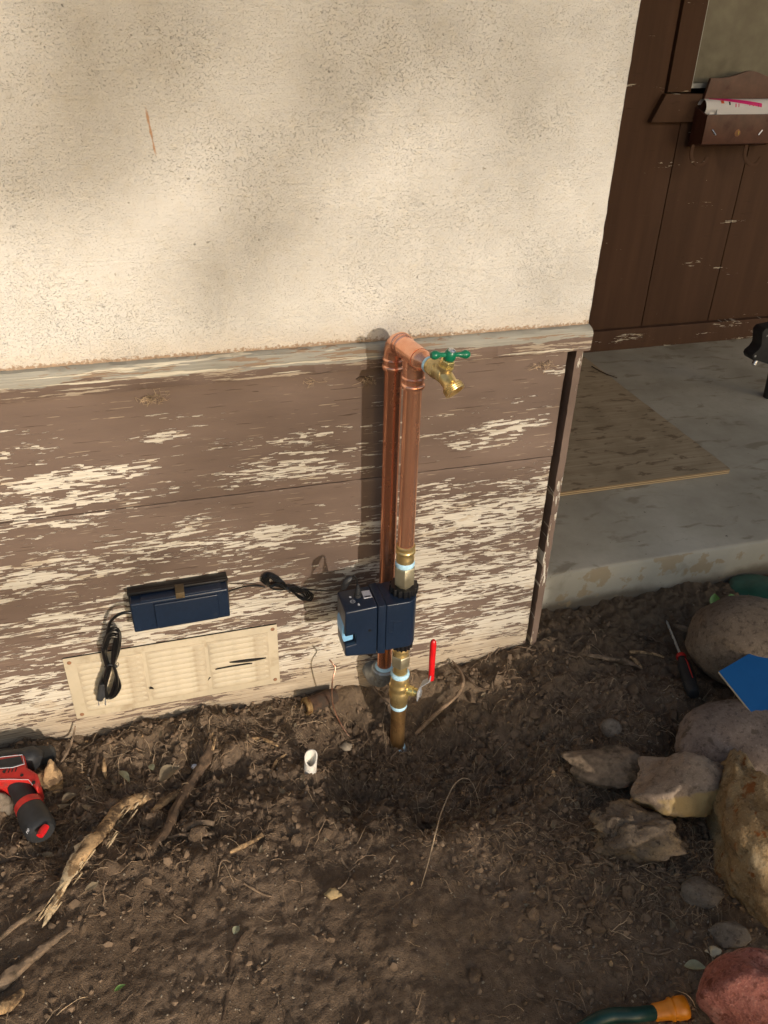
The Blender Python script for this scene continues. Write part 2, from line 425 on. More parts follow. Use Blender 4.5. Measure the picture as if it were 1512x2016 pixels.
def mat_rock(name, cols, sc=9, spots=None, bump=.004, lowface=None):
    m = NM(name, 0.85, 0, 0.25); v = m.co(); a = m.noise(v, sc, 6, .65, .3); b = m.noise(v, sc*9, 5, .7); d = m.noise(v, 300, 3, .7)
    st = [(.25+.5*i/(len(cols)-1), c) for i, c in enumerate(cols)]
    c = m.ramp(a, st)
    c = m.mix(m.math('MULTIPLY', m.step(b, .48, .68), .65), c, tuple(x*.4 for x in cols[0]))
    c = m.mix(m.math('MULTIPLY', m.step(d, .5, .8), .4), c, tuple(min(1, x*1.6) for x in cols[-1]))
    if lowface:
        x = m.xyz(); lf = m.step(m.math('ADD', m.math('ADD', x[2], m.math('MULTIPLY', x[1], .8)), m.math('MULTIPLY', m.math('SUBTRACT', b, .5), .02)), -.001, -.010)
        c = m.mix(m.math('MULTIPLY', lf, m.step(a, .38, .5)), c, lowface)
    if spots: c = m.mix(m.step(m.noise(m.co(1, 1, 1, (4, 4, 2)), sc*3.2, 4, .6), .58, .66), c, spots)
    wh = m.step(m.noise(m.co(1, 1, 1, (9, 1, 2)), sc*1.7, 6, .72), .60, .72); c = m.mix(m.math('MULTIPLY', wh, .35), c, tuple(min(1, x*1.7) for x in cols[-1]))
    m.color(c); m.bump(m.math('ADD', m.math('MULTIPLY', a, .6), m.math('ADD', m.math('MULTIPLY', b, .5), m.math('MULTIPLY', d, .12))), bump, .8); return m.m

M = {}
M['stucco'] = mat_stucco(); M['peel'] = mat_peel('peeling_brown_paint'); M['corner'] = mat_peel('corner_paint', 'corner')
M['trim'] = mat_trim(); M['dirt'] = mat_dirt(); M['slab'] = mat_concrete('porch_concrete'); M['slab_edge'] = mat_concrete('concrete_edge', True)
M['door'] = mat_peel('dark_brown_paint', 'door'); M['kick'] = mat_peel('dark_brown_baseboard', 'kick')
M['ply'] = mat_ply(); M['plyedge'] = mat_plyedge()
M['dark'] = simple('dark_gap', (.012, .010, .008), .9)
M['copper'] = mat_metal('copper', (.76, .33, .19), (.98, .54, .35), .22, (1, 1, .012), 120, (.55, .21, .11), -.06, .86)  # lengthwise colour streaks imitate reflections on the pipe
M['copper_old'] = mat_metal('copper_tarnished', (.60, .24, .13), (.88, .43, .27), .24, (1, 1, .012), 120, (.42, .16, .085), -.03, .86)  # same streaks painted in as reflections
M['copper_fit'] = mat_metal('copper_fitting', (.80, .36, .22), (.97, .54, .37), .25, None, 50, (.45, .17, .085), -.05, .86)
M['brass'] = mat_metal('brass', (.60, .43, .17), (.80, .62, .30), .30, None, 60, (.30, .19, .07), -.02)
M['brass_rough'] = mat_metal('cast_brass', (.44, .34, .16), (.60, .48, .25), .42, None, 300, (.24, .17, .08), .0)
M['brass_bright'] = mat_metal('bright_brass', (.78, .60, .20), (.92, .74, .32), .22)
M['nickel'] = mat_metal('dull_union_brass', (.40, .35, .23), (.52, .46, .32), .38)
M['brownpipe'] = mat_metal('brown_pipe', (.30, .17, .07), (.48, .29, .12), .35, (1, 1, .2), 80, (.12, .06, .025), .05)
M['galv'] = mat_metal('galvanized', (.28, .31, .33), (.44, .48, .50), .5, None, 60, (.20, .18, .15), .02)
M['steel'] = mat_metal('steel', (.55, .56, .58), (.75, .76, .78), .25)
M['rust'] = simple('rust', (.085, .045, .026), .95, 0, .6, 60, .002, dirt=(.055, .038, .026), dsc=50, dth=(.42, .58))
M['rust_in'] = simple('rust_orange', (.26, .085, .028), .9, 0, .4, 60, .001)
M['rust_ring'] = simple('rusty_brass', (.24, .15, .055), .6, .4, .4, 60, .001, dirt=(.11, .05, .02), dsc=60, dth=(.45, .6))
M['tape'] = simple('light_blue_sealant', (.42, .66, .80), .6, 0, .12, 80)
M['navy'] = simple('navy_plastic', (.010, .020, .042), .33, 0, .15, 200, .00004, .5, dirt=(.05, .055, .06), dsc=25, dth=(.62, .85))
M['navy_top'] = M['navy']
M['black'] = simple('black_plastic', (.010, .010, .011), .34, 0, .2, 80, .0001)
M['blackrub'] = simple('black_rubber', (.022, .023, .025), .55, 0, .3, 60, .0002, dirt=(.07, .06, .05), dth=(.58, .8))
M['blackgloss'] = simple('black_cable', (.008, .008, .008), .28, 0, .2, 80, .0)
M['lightblue'] = simple('light_blue_plastic', (.22, .47, .72), .4, 0, .08, 60)
M['red'] = simple('red_vinyl', (.62, .012, .015), .28, 0, .12, 60)
M['redplastic'] = simple('red_plastic', (.50, .022, .018), .42, 0, .2, 40, .0002, dirt=(.12, .05, .04), dsc=30, dth=(.56, .75))
M['green'] = simple('green_handle_paint', (.005, .15, .075), .3, 0, .15, 60)
M['white'] = simple('white_plastic', (.72, .68, .60), .5, 0, .08, 60, dirt=(.35, .27, .18), dth=(.6, .8))
M['sticker'] = simple('silver_sticker', (.45, .45, .50), .35, 0, .25, 900)
M['print'] = simple('white_print', (.55, .57, .6), .6, 0, .1, 60)
M['vent'] = simple('vent_paint', (.47, .40, .285), .55, 0, .08, 25, .0004, dirt=(.34, .27, .175), dsc=16, dth=(.50, .72))
M['vent_shade'] = simple('vent_paint_shade', (.42, .35, .245), .7, 0, .15, 40)  # panel colour darkened as shade between the louvres, with a little dust
M['rivet'] = simple('rusty_rivet', (.25, .12, .06), .8, 0, .4, 90)
M['wire'] = mat_metal('tarnished_wire', (.36, .15, .09), (.62, .42, .30), .4, None, 50)
M['bark'] = simple('bark', (.10, .062, .036), .9, 0, .5, 60, .002, dirt=(.04, .026, .016), dsc=40, dth=(.45, .65))
M['split'] = simple('split_wood', (.40, .26, .13), .85, 0, .5, 70, .003, dirt=(.12, .075, .04), dsc=38, dth=(.46, .58))
M['woodlight'] = simple('pale_split_wood', (.56, .43, .26), .8, 0, .4, 120, .002, dirt=(.22, .14, .07), dsc=42, dth=(.5, .62))
M['woodgrey'] = simple('dirty_wood', (.20, .14, .09), .9, 0, .4, 80, .0015, dirt=(.07, .05, .03), dsc=30, dth=(.45, .65))
M['root'] = simple('root', (.23, .155, .095), .9, 0, .5, 60, .0005)
M['rootlight'] = simple('pale_root', (.40, .29, .18), .9, 0, .5, 60, .0005)
M['clod'] = simple('soil_clod', (.175, .123, .082), .97, 0, .5, 30, .0015, .1)
M['pebble'] = simple('grit', (.26, .21, .15), .85, 0, .6, 15, .0005)
M['leafdry'] = simple('dry_leaf', (.20, .155, .095), .8, 0, .5, 25, .0004)
M['leafgreen'] = simple('green_leaf', (.13, .24, .05), .5, 0, .25, 80, .0003)
M['leafpale'] = simple('pale_leaf', (.27, .27, .17), .6, 0, .25, 60, .0003)
M['blue'] = simple('blue_card', (.006, .105, .32), .5, 0, .06, 30)
M['cream'] = simple('cream_edge', (.55, .47, .33), .7, 0, .1, 60)
M['paper'] = simple('white_paper', (.66, .67, .72), .7, 0, .04, 10, 0)
M['pink'] = simple('magenta_print', (.62, .012, .19), .6, 0, .08, 20, 0)
M['orangeink'] = simple('orange_red_print', (.60, .10, .03), .6, 0, .2, 60, 0)
M['orange'] = simple('orange_plastic', (.62, .20, .008), .35, 0, .15, 40, .0002, dirt=(.30, .12, .02), dth=(.6, .8))
M['hose'] = simple('dark_green_hose', (.006, .040, .034), .4, 0, .3, 60, .0003)
M['foliage'] = simple('foliage', (.05, .075, .02), .7, 0, .4, 6, 0)
M['roof'] = simple('roof_boards', (.10, .06, .035), .8)
M['mailwood'] = simple('mailbox_brown_paint', (.088, .033, .022), .5, 0, .25, 30, .0006, dirt=(.065, .024, .018), dsc=22, dth=(.5, .8))
M['glue'] = simple('brown_tape', (.10, .07, .035), .4, 0, .3, 50)

# ------------------------------------------------------------------ ground, one sheet to the horizon
def axis_steps(lo, hi, st, far):
    a = list(np.arange(lo, hi+1e-9, st)); s = st*2; x = a[-1]; R = []
    while x < far: s *= 1.5; x += s; R.append(x)
    s = st*2; x = a[0]; Lf = []
    while x > -far: s *= 1.5; x -= s; Lf.append(x)
    return np.array(Lf[::-1]+a+R)
gx = axis_steps(-0.95, 1.15, 0.0042, 150); gy = axis_steps(-1.0, 0.15, 0.0042, 150)
X, Y = np.meshgrid(gx, gy); Z = gheight(X, Y)
# fine, slightly overhanging clods: sideways jitter
JX = 0.004*fbm(X+7, Y, 70, 2)*(np.abs(X) < 1.1); JY = 0.004*fbm(X, Y+5, 70, 2)*(np.abs(Y) < 0.95)
V = np.stack([X+JX, Y+JY, Z], -1).reshape(-1, 3)
ny, nx = X.shape; idx = np.arange(nx*ny).reshape(ny, nx)
Fq = np.stack([idx[:-1, :-1], idx[:-1, 1:], idx[1:, 1:], idx[1:, :-1]], -1).reshape(-1, 4)
me = bpy.data.meshes.new('dirt_ground'); me.vertices.add(len(V)); me.vertices.foreach_set('co', V.ravel())
me.loops.add(Fq.size); me.loops.foreach_set('vertex_index', Fq.ravel()); me.polygons.add(len(Fq))
me.polygons.foreach_set('loop_start', np.arange(0, Fq.size, 4)); me.update(calc_edges=True)
me.polygons.foreach_set('use_smooth', np.ones(len(Fq), bool)); me.materials.append(M['dirt'])
go = bpy.data.objects.new('dirt_ground', me); COL.objects.link(go); tag(go, kind='structure')

# ------------------------------------------------------------------ house wall
def face_slab(xs, zs, yf, yb, jit=0.0, seed=0, edge=0.0):
    mb = MB(); nx, nz = len(xs), len(zs); vs = []
    for j, z in enumerate(zs):
        for i, x in enumerate(xs):
            e = 0; dz = 0
            if j in (0, nz-1): dz = edge*mn.noise(Vector((x*38, seed, j)))+edge*.6*mn.noise(Vector((x*120, seed, j)))
            dx = edge*mn.noise(Vector((z*45, seed+3, i)))*1.0 if i in (0, nx-1) else 0
            yy = yf + jit*mn.noise(Vector((x*6, seed, z*9)))
            if j in (0, nz-1) or i in (0, nx-1): yy += edge*.8
            vs.append((x+dx, yy, z+dz))
    fs = [(j*nx+i, j*nx+i+1, (j+1)*nx+i+1, (j+1)*nx+i) for j in range(nz-1) for i in range(nx-1)]
    n = len(vs); rim = [i for i in range(nx)] + [j*nx+nx-1 for j in range(1, nz)] + [(nz-1)*nx+i for i in range(nx-2, -1, -1)] + [j*nx for j in range(nz-2, 0, -1)]
    for r in rim: vs.append((vs[r][0], yb, vs[r][2]))
    k = len(rim); fs += [(rim[(i+1) % k], rim[i], n+i, n+(i+1) % k) for i in range(k)]
    mb.add(vs, fs, True); return mb
def span(a, b, st, pre=()): return list(pre)+list(np.arange(a, b, st))+[b]

wall = thing('house_wall', 'cream stucco house wall above peeling brown boards and a weathered ledge', 'wall', (0, 0, 0))
face_slab(span(-.9, .366, .006, (-3, -2, -1.4)), span(.8625, 1.42, .008)+[1.6, 2.0, 2.7], -.006, .06, .0022, 1, .0011).obj('stucco', M['stucco'], wall)
# ledge: slightly sloping top, worn nose
tr = MB(); xs = span(-.9, .369, .005, (-3, -2, -1.4)); vs = []
prof = [(.0, .8625), (-.015, .8608), (-.0188, .8575), (-.0203, .852), (-.0200, .8225), (-.0186, .8185), (0, .8172)]
for i, x in enumerate(xs):
    for j, (y, z) in enumerate(prof):
        d = Vector((x*34, j*.7, 1)); q = .0022 if 0 < j < 6 else 0
        vs.append((x, y+q*mn.noise(d)+q*mn.noise(d*4)*.5, z+q*mn.noise(d+Vector((9, 0, 0)))))
np_ = len(prof); fs = [(i*np_+j, i*np_+j+1, (i+1)*np_+j+1, (i+1)*np_+j) for i in range(len(xs)-1) for j in range(np_-1)]
fs += [tuple(range(np_)), tuple((len(xs)-1)*np_+j for j in range(np_-1, -1, -1))]
tr.add(vs, fs, True).obj('ledge_board', M['trim'], wall)
for k, (z0, z1, x1, yf) in enumerate([(.5965, .8168, .336, .0), (.3412, .5953, .334, -.0012), (.02, .3400, .338, -.0004)]):
    face_slab(span(-.9, x1, .006, (-3, -2, -1.4)), span(z0, z1, .012), yf, .03, .0010, 5+k, .0011).obj('siding_board', M['peel'], wall)
mb = MB(); cs = []
nz = 70
for j in range(nz+1):
    z = .03+(.8168-.03)*j/nz; t = (z-.03)/.7755
    xl = .3445+.003*t+.0016*mn.noise(Vector((z*50, 0, 3))); xr = .3585+.003*t+.0012*mn.noise(Vector((z*40, 5, 1)))
    cs += [(xl, -.010, z), (xr, -.0105, z), (xr, .06, z), (xl, .06, z)]
fs = [(j*4+a, j*4+(a+1) % 4, (j+1)*4+(a+1) % 4, (j+1)*4+a) for j in range(nz) for a in range(4)]+[(3, 2, 1, 0), (nz*4, nz*4+1, nz*4+2, nz*4+3)]
mb.add(cs, fs).obj('corner_board', M['corner'], wall)
MB().box((.30, .031, .0), (.352, .0598, .8165)).obj('wall_backing', M['bark'], wall)
MB().box((-3, .06, 0), (.352, 1.42, 2.7)).obj('wall_core', simple('inner_wall', (.22, .14, .09)), wall)
# dry grass and cobweb debris caught under the ledge
nb = MB()
for (px, py, w_, n) in ((300, 781, .014, 46), (722, 747, .010, 26), (615, 750, .004, 8), (1075, 716, .018, 26)):
    c = onY(px, py, -.006)
    for k in range(n):
        a = c+Vector((random.gauss(0, w_*.6), random.uniform(-.004, .003), random.uniform(-.006, .003)))
        pts = [a]
        for s_ in range(3): pts.append(pts[-1]+Vector((random.gauss(0, .005), random.gauss(0, .0015), random.gauss(-.001, .0035))))
        nb.tube(pts, .00035, 3, False)
tag(nb.obj('nest_debris', M['rootlight'], wall), kind='stuff')
# knot hole and a torn chip
for (px, py, w_, h_) in ((716, 747, .014, .006), (884, 1136, .005, .003), (730, 1285, .009, .012)):
    c = onY(px, py, -.0022); k = 9
    poly = [(c.x+w_*math.cos(2*PI*i/k)*random.uniform(.6, 1.1), c.z+h_*math.sin(2*PI*i/k)*random.uniform(.6, 1.1)) for i in range(k)]
    MB().prism(poly, 'y', -.0024, .01).obj('chipped_hole', M['bark'], wall)

# ------------------------------------------------------------------ foundation vent
VX0, VX1, VZ0, VZ1 = -.627, -.224, .1345, .2905
vt = thing('foundation_vent', 'long cream metal foundation vent with three louvred sections screwed to the peeling boards', 'vent', (VX0, 0, VZ0))
ang = math.radians(0.4)
mb = MB(); mb.box((VX0, -.0062, VZ0), (VX1, -.0045, VZ1)); mb.obj('vent_plate', M['vent'], vt, bevel=.0006)
MB().box((VX0+.001, -.0045, VZ0+.001), (VX1-.001, .0002, VZ1-.001)).obj('vent_backing', M['dark'], vt)
sec = [(VX0+.024, VX0+.138), (VX0+.150, VX0+.256), (VX0+.268, VX0+.381)]
for s_, (a, b) in enumerate(sec):
    z0 = VZ0+.018; z1 = VZ1-.019
    p = MB().box((a-.003, -.0072, z0-.003), (b+.003, -.0060, z1+.003)); p.obj('raised_panel', M['vent_shade'], vt, bevel=.0009)
    nl = 9; lm = None
    for k in range(nl):
        zc = z0+(k+.5)*(z1-z0)/nl; hh = (z1-z0)/nl
        if lm is None:
            q = MB(); n = 22; vs = []
            L_ = b-a
            for i in range(n+1):
                t = i/n; e = math.sqrt(max(0, 1-abs(2*t-1)**7)); x = t*L_
                for (yy, zz) in ((0, .42), (-.30, .36), (-.78, .05), (-1.0, -.28), (-.80, -.42), (0, -.45)):
                    vs.append((x, yy*.0024*e, zz*hh*(.35+.65*e)))
            fs = [(i*6+j, i*6+j+1, (i+1)*6+j+1, (i+1)*6+j) for i in range(n) for j in range(5)]
            lo = q.add(vs, fs, True).obj('louvre', M['vent'], None); lo.parent = vt; lm = lo
            lo.location = Vector((a, -.0072, zc))-vt.location
        else:
            l2 = lm.copy(); COL.objects.link(l2); l2.location = Vector((a, -.0072, zc))-vt.location
            l2.rotation_euler = (0, random.uniform(-.006, .006), 0)
def lens(px0, py0, px1, py1, h, name, Yv=-.0118, bow=.002):
    a = onY(px0, py0, Yv); b = onY(px1, py1, Yv); n = 14; up = []; dn = []
    for i in range(n+1):
        t = i/n; p = a.lerp(b, t); e = math.sin(PI*t)**.8; p.z += bow*e
        up.append((p.x, p.z+h*e*.5)); dn.append((p.x, p.z-h*e*.5))
    MB().prism(up+dn[::-1][1:-1], 'y', Yv, Yv+.003).obj(name, M['dark'], vt)
lens(424, 1319, 497, 1307, .0028, 'bent_slit'); lens(452, 1305, 524, 1296, .0056, 'bent_slit', bow=-.001); lens(294, 1357, 303, 1357, .003, 'bent_slit')  # raised black lenses stand in for the unlit inside of bent-open louvres
lens(409, 1341, 415, 1334, .0035, 'bent_slit', -.0075)
for (x, z) in ((VX0+.010, VZ1-.011), (VX1-.009, VZ1-.010), (VX0+.011, VZ0+.010), (VX1-.010, VZ0+.011)):
    MB().lathe((x, -.0058, z), (0, -1, 0), [(0, .0042), (.0012, .004), (.002, .0022)], 12).obj('rivet', M['rivet'], vt)

# ------------------------------------------------------------------ porch
sl_ = MB(); xs = span(.345, 2.2, .012)+[3, 4.5]; vs = []; fs = []
for i, x in enumerate(xs):
    n1 = mn.noise(Vector((x*14, 0, 0)))*.0035+mn.noise(Vector((x*45, 0, 0)))*.0015
    vs += [(x, .122+n1*1.4-.004*mn.noise(Vector((x*9, 3, 0))), -.05), (x, .118+n1, .13), (x, .118+n1*.6, .194+n1*.3), (x, .121, .1985), (x, .128+n1*.4, .201), (x, 1.45, .2035), (x, 1.45, -.05)]
for i in range(len(xs)-1): fs += [(i*7+j, i*7+(j+1) % 7, (i+1)*7+(j+1) % 7, (i+1)*7+j) for j in range(7)]
fs += [tuple(range(7)), tuple((len(xs)-1)*7+j for j in range(6, -1, -1))]
slab = sl_.add(vs, fs, True).obj('porch_slab', M['slab']); slab.data.materials.append(M['slab_edge'])
for p in slab.data.polygons:
    if p.normal.y < -.5: p.material_index = 1
tag(slab, kind='structure')

pw = thing('porch_wall', 'dark brown board wall at the back of the porch with a window casing', 'wall', (1.2, 1.43, .2))
edges = [.36, .855, 1.155, 1.4555, 1.7555, 2.055, 2.355, 2.655, 3.0]
for a, b in zip(edges[:-1], edges[1:]):
    if b < 1.2:
        top = 2.6
    else: top = 2.6 if a > 2.7 else 1.04
    if a == 1.155:
        MB().prism([(a+.0018, .27), (b-.0018, .27), (b-.0018, 1.04), (1.3685, 1.04), (1.3685, 2.6), (a+.0018, 2.6)], 'y', 1.43, 1.46).obj('wall_board', M['door'], pw, bevel=.0015)
    else: MB().box((a+.0018, 1.43, .27), (b-.0018, 1.46, top)).obj('wall_board', M['door'], pw, bevel=.0015)
MB().box((.36, 1.462, .2), (3.0, 1.5, 1.05)).obj('backing', M['dark'], pw)
MB().box((.36, 1.512, 1.05), (3.0, 1.55, 2.6)).obj('backing', M['dark'], pw)
face_slab(span(.36, 2.6, .02), [.2035, .215, .25, .275, .284], 1.405, 1.43, .001, 22, .0018).obj('baseboard', M['kick'], pw)
MB().box((1.373, 1.418, 1.102), (1.462, 1.45, 2.6)).obj('window_casing', M['door'], pw, bevel=.0015)
MB().prism([(1.322, 1.012), (2.75, 1.012), (2.75, 1.098), (1.362, 1.098)], 'y', 1.405, 1.43).obj('sill_apron', M['door'], pw, bevel=.0015)
win = MB().box((1.4625, 1.428, 1.113), (1.4705, 1.46, 2.5)).box((1.4705, 1.436, 1.113), (2.7, 1.46, 1.127)).box((2.70, 1.428, 1.113), (2.71, 1.46, 2.5)).obj('window', simple('aluminium_frame', (.40, .42, .43), .5, 0, .15), pw)
def mat_pane():
    m = NM('patterned_glass', .35, 0, .4); v = m.co(7, 1, 6)
    q = m.voro(v, 1.0); r = m.math('SINE', m.math('MULTIPLY', q, 26)); n = m.noise(m.co(), 12, 4, .6)
    c = m.ramp(m.math('ADD', m.math('MULTIPLY', r, .04), n), [(.3, (.095, .09, .072)), (.75, (.17, .165, .135))]); m.color(c); return m.m
MB().box((1.4706, 1.447, 1.128), (2.6995, 1.4515, 2.5)).obj('pane', mat_pane(), win)
# porch roof and right side
rf = MB().box((.30, -.45, 2.42), (4.8, 1.6, 2.50)); tag(rf.obj('porch_roof', M['roof']), 'brown boarded porch roof over the concrete slab', 'roof')

# plywood on the slab
pl = thing('plywood_sheet', 'stained sheet of plywood lying on the concrete porch floor', 'plywood', (.8, .9, .204))
mb = face_slab(span(.44, 1.168, .03), span(.438, 1.335, .04), 0, 0)
pl_t = MB(); xs = span(.44, 1.168, .02); ys = span(.438, 1.335, .03); vs = []
for y in ys:
    for x in xs: vs.append((x+.003*mn.noise(Vector((y*20, 2, 0)))*(x > 1.16), y+.0015*mn.noise(Vector((x*30, 1, 0)))*(y < .44), .2195+.0015*mn.noise(Vector((x*2, y*2, 0)))))
nx_ = len(xs); fs = [(j*nx_+i, j*nx_+i+1, (j+1)*nx_+i+1, (j+1)*nx_+i) for j in range(len(ys)-1) for i in range(nx_-1)]
pl_t.add(vs, fs, True).obj('face_ply', M['ply'], pl)
MB().box((.442, .4395, .205), (1.1665, 1.333, .2180)).obj('core_ply', M['plyedge'], pl)
tw = MB(); tw.tube([onZ(*p, .2235) for p in ((1165, 721), (1180, 730), (1195, 737), (1215, 744))], [.002, .0022, .0018, .0012], 6, jit=.2)
tag(tw.obj('twig', M['bark']), 'thin dark twig on the porch floor at the far end of the plywood', 'twig')

# black bracket at the right edge with a shiny foot
bk = thing('black_stand', 'black plastic stand at the right edge of the porch with a short shiny metal peg', 'stand', tuple(onZ(1500, 760, .21)))
Yb = .86
bp = [onY(*p, Yb) for p in ((1481, 703), (1484, 697), (1493, 690), (1499, 681), (1501, 655), (1508, 647), (1545, 640), (1545, 725), (1512, 717), (1493, 711), (1483, 710))]
MB().prism([(p.x, p.z) for p in bp], 'y', Yb, Yb+.05).obj('bracket', M['blackrub'], bk, bevel=.004)
p = onY(1488, 709, Yb+.012); q = onY(1484, 719, Yb+.008)
MB().lathe(p, q-p, [(0, .0085), ((q-p).length, .0085)], 16).obj('peg', M['steel'], bk, bevel=.001)
for px, py in ((1487, 701), (1510, 661)):
    p = onY(px, py, Yb); MB().lathe(p, (0, -1, 0), [(-.002, .0045), (.0015, .0035)], 12).obj('rivet', M['steel'], bk)
p = onY(1530, 715, Yb+.02)
MB().tube([p, (p.x+.01, p.y, .2045)], .022, 12).obj('leg', M['blackrub'], bk)

# ------------------------------------------------------------------ mailbox with mail
mbx = thing('mailbox', 'dark brown wooden wall mailbox with two curled hooks, below the window', 'mailbox', (1.65, 1.40, .93))
bp = []
x0, x1 = 1.512, 1.815
n = 22
top = []
for i in range(n+1):
    t = i/n; x = x0+(x1-x0)*t; b = math.exp(-((t-.5)/.20)**2)*.022
    top.append((x, 1.146+b))
MB().prism([(1.492, 1.02), (1.835, 1.02)]+top[::-1], 'y', 1.392, 1.404).obj('back_plate', M['mailwood'], mbx, bevel=.001)
FY = 1.325
MB().box((1.480, FY, .952), (1.80, FY+.010, 1.043)).obj('front_plate', M['mailwood'], mbx, bevel=.0015)
side = [(FY+.0105, .955), (1.403, .935), (1.403, 1.06), (FY+.0105, 1.040)]
for xa in (1.482, 1.790): MB().prism(side, 'x', xa, xa+.008).obj('side_plate', M['mailwood'], mbx, bevel=.001)
MB().prism([(FY+.0105, .953), (1.403, .934), (1.403, .940), (FY+.0105, .959)], 'x', 1.4905, 1.7895).obj('bottom_plate', M['mailwood'], mbx)
for px in (1362, 1467):
    pts = [onY(*p, 1.35) for p in ((px+3, 285), (px-1, 300), (px, 312), (px+7, 322), (px+17, 325), (px+26, 318), (px+31, 309))]
    mb = MB(); P = bez(pts, 4); mb.tube(P, .0030, 6, flat=2.4); mb.obj('hook', M['door'], mbx)
for a, b in (((1402, 255), (1409, 266)), ((1493, 266), (1501, 256))):
    P = [onY(*a, FY-.001), onY(*b, FY-.001)]
    MB().tube([P[0]+Vector((0, 0, 0)), P[1]], [.0022, .0022], 6, flat=1).obj('slot_screw', M['steel'], mbx)
p0 = onY(1452, 262, FY); MB().lathe(p0, (0, -1, 0), [(-.001, .012), (.001, .011), (.002, .004)], 14).obj('worn_emblem', M['rivet'], mbx)
MB().tube([onY(1455, 258, FY-.003), onY(1453, 266, FY-.003)], .0022, 6).obj('brass_catch', M['brass_bright'], mbx)
# letters standing in the box
def card(name, quad, th, mat, label, cat, parent=None):
    q = [Vector(v) for v in quad]; nrm = (q[1]-q[0]).cross(q[3]-q[0]).normalized()*th
    mb = MB(); mb.add(q+[v+nrm for v in q], [(0, 1, 2, 3), (7, 6, 5, 4), (0, 4, 5, 1), (1, 5, 6, 2), (2, 6, 7, 3), (3, 7, 4, 0)])
    o = mb.obj(name, mat, parent)
    if label: tag(o, label, cat)
    return o
ya = 1.345
a = onY(1413, 216, ya); card('envelope', [(a.x, ya, .97), (1.785, ya, .97), (1.785, ya+.004, a.z), (a.x, ya+.004, a.z)], .002, M['paper'], 'white envelope standing foremost in the mailbox, longest top edge', 'envelope')
a2 = onY(1398, 219, 1.352); card('envelope', [(a2.x, 1.352, .97), (1.74, 1.352, .97), (1.74, 1.356, a2.z), (a2.x, 1.356, a2.z)], .002, M['paper'], 'white envelope just behind the long one, its left corner showing', 'envelope')
# rolled flyer
fl = thing('rolled_flyer', 'rolled white and magenta advertising flyer lying in the mailbox', 'flyer', (1.62, 1.37, 1.06))
def roll(x0, x1, r0, r1, a0, a1, mat, name, cy=1.376, cz=1.060, dr=0.0):
    mb = MB(); n = 20; m_ = 14; vs = []
    for i in range(m_+1):
        x = x0+(x1-x0)*i/m_
        for j in range(n+1):
            a = a0+(a1-a0)*j/n; r = r0+(r1-r0)*i/m_+dr
            vs.append((x, cy+math.cos(a)*r, cz+math.sin(a)*r))
    fs = [(i*(n+1)+j, i*(n+1)+j+1, (i+1)*(n+1)+j+1, (i+1)*(n+1)+j) for i in range(m_) for j in range(n)]
    mb.add(vs, fs, True); return mb.obj(name, mat, fl)
roll(1.487, 1.79, .026, .025, 0.2, 4.2, M['paper'], 'paper_roll')
roll(1.775, 1.789, .0252, .0252, 1.2, 3.9, M['pink'], 'magenta_end', dr=.0008)
mb = MB()
n = 16; vs = []
for i in range(n+1):
    t = i/n; x = 1.505+.20*t; rr = .0266-.0005*t
    for q in range(7):
        a = 1.25+1.35*t+(.62-.15*t)*q/6; vs.append((x, 1.376+math.cos(a)*rr, 1.060+math.sin(a)*rr))
mb.add(vs, [(7*i+q, 7*i+q+1, 7*i+q+8, 7*i+q+7) for i in range(n) for q in range(6)], True).obj('magenta_band', M['pink'], fl)
for k, (x, a, w_, m_) in enumerate(((1.545, 2.15, .012, 'orangeink'), (1.575, 2.35, .006, 'navy'), (1.60, 2.6, .004, 'pink'), (1.612, 2.6, .003, 'pink'), (1.655, 2.5, .002, 'pink'), (1.668, 2.5, .005, 'orangeink'), (1.69, 2.6, .003, 'navy'))):
    vs = []
    for aa in (a, a+.22, a+.42):
        for xx in (x, x+w_): vs.append((xx, 1.376+math.cos(aa)*.0262, 1.060+math.sin(aa)*.0262))
    MB().add(vs, [(0, 1, 3, 2), (2, 3, 5, 4)], True).obj('printed_mark', M[m_], fl)

# ------------------------------------------------------------------ water pipe assembly
FP = Vector((0, -.12, 0)); BP = Vector((-.011, -.048, 0)); R0 = .0150
wp = thing('water_pipe', 'copper water pipe loop with brass tap and red-handled valve rising from the dirt', 'pipe', (0, -.12, 0))
def ring(o, ax, r, w_=.0035, t=.0022): return MB().lathe(o, ax, [(-w_, r*.98), (-w_*.6, r+t), (w_*.6, r+t), (w_, r*.98)], 26)
def vz(p, z): return Vector((p.x, p.y, z))
def cyl(p, z0, z1, r, name, mat, k=28, parent=wp, bev=0): 
    return MB().lathe(vz(p, z0), (0, 0, 1), [(0, r), (z1-z0, r)], k).obj(name, mat, parent, bevel=bev)
cyl(FP, .512, .845, R0, 'riser_pipe', M['copper']); cyl(BP, .168, .845, R0, 'supply_pipe', M['copper_old'])
HZ = .880
d = (FP-BP).normalized()
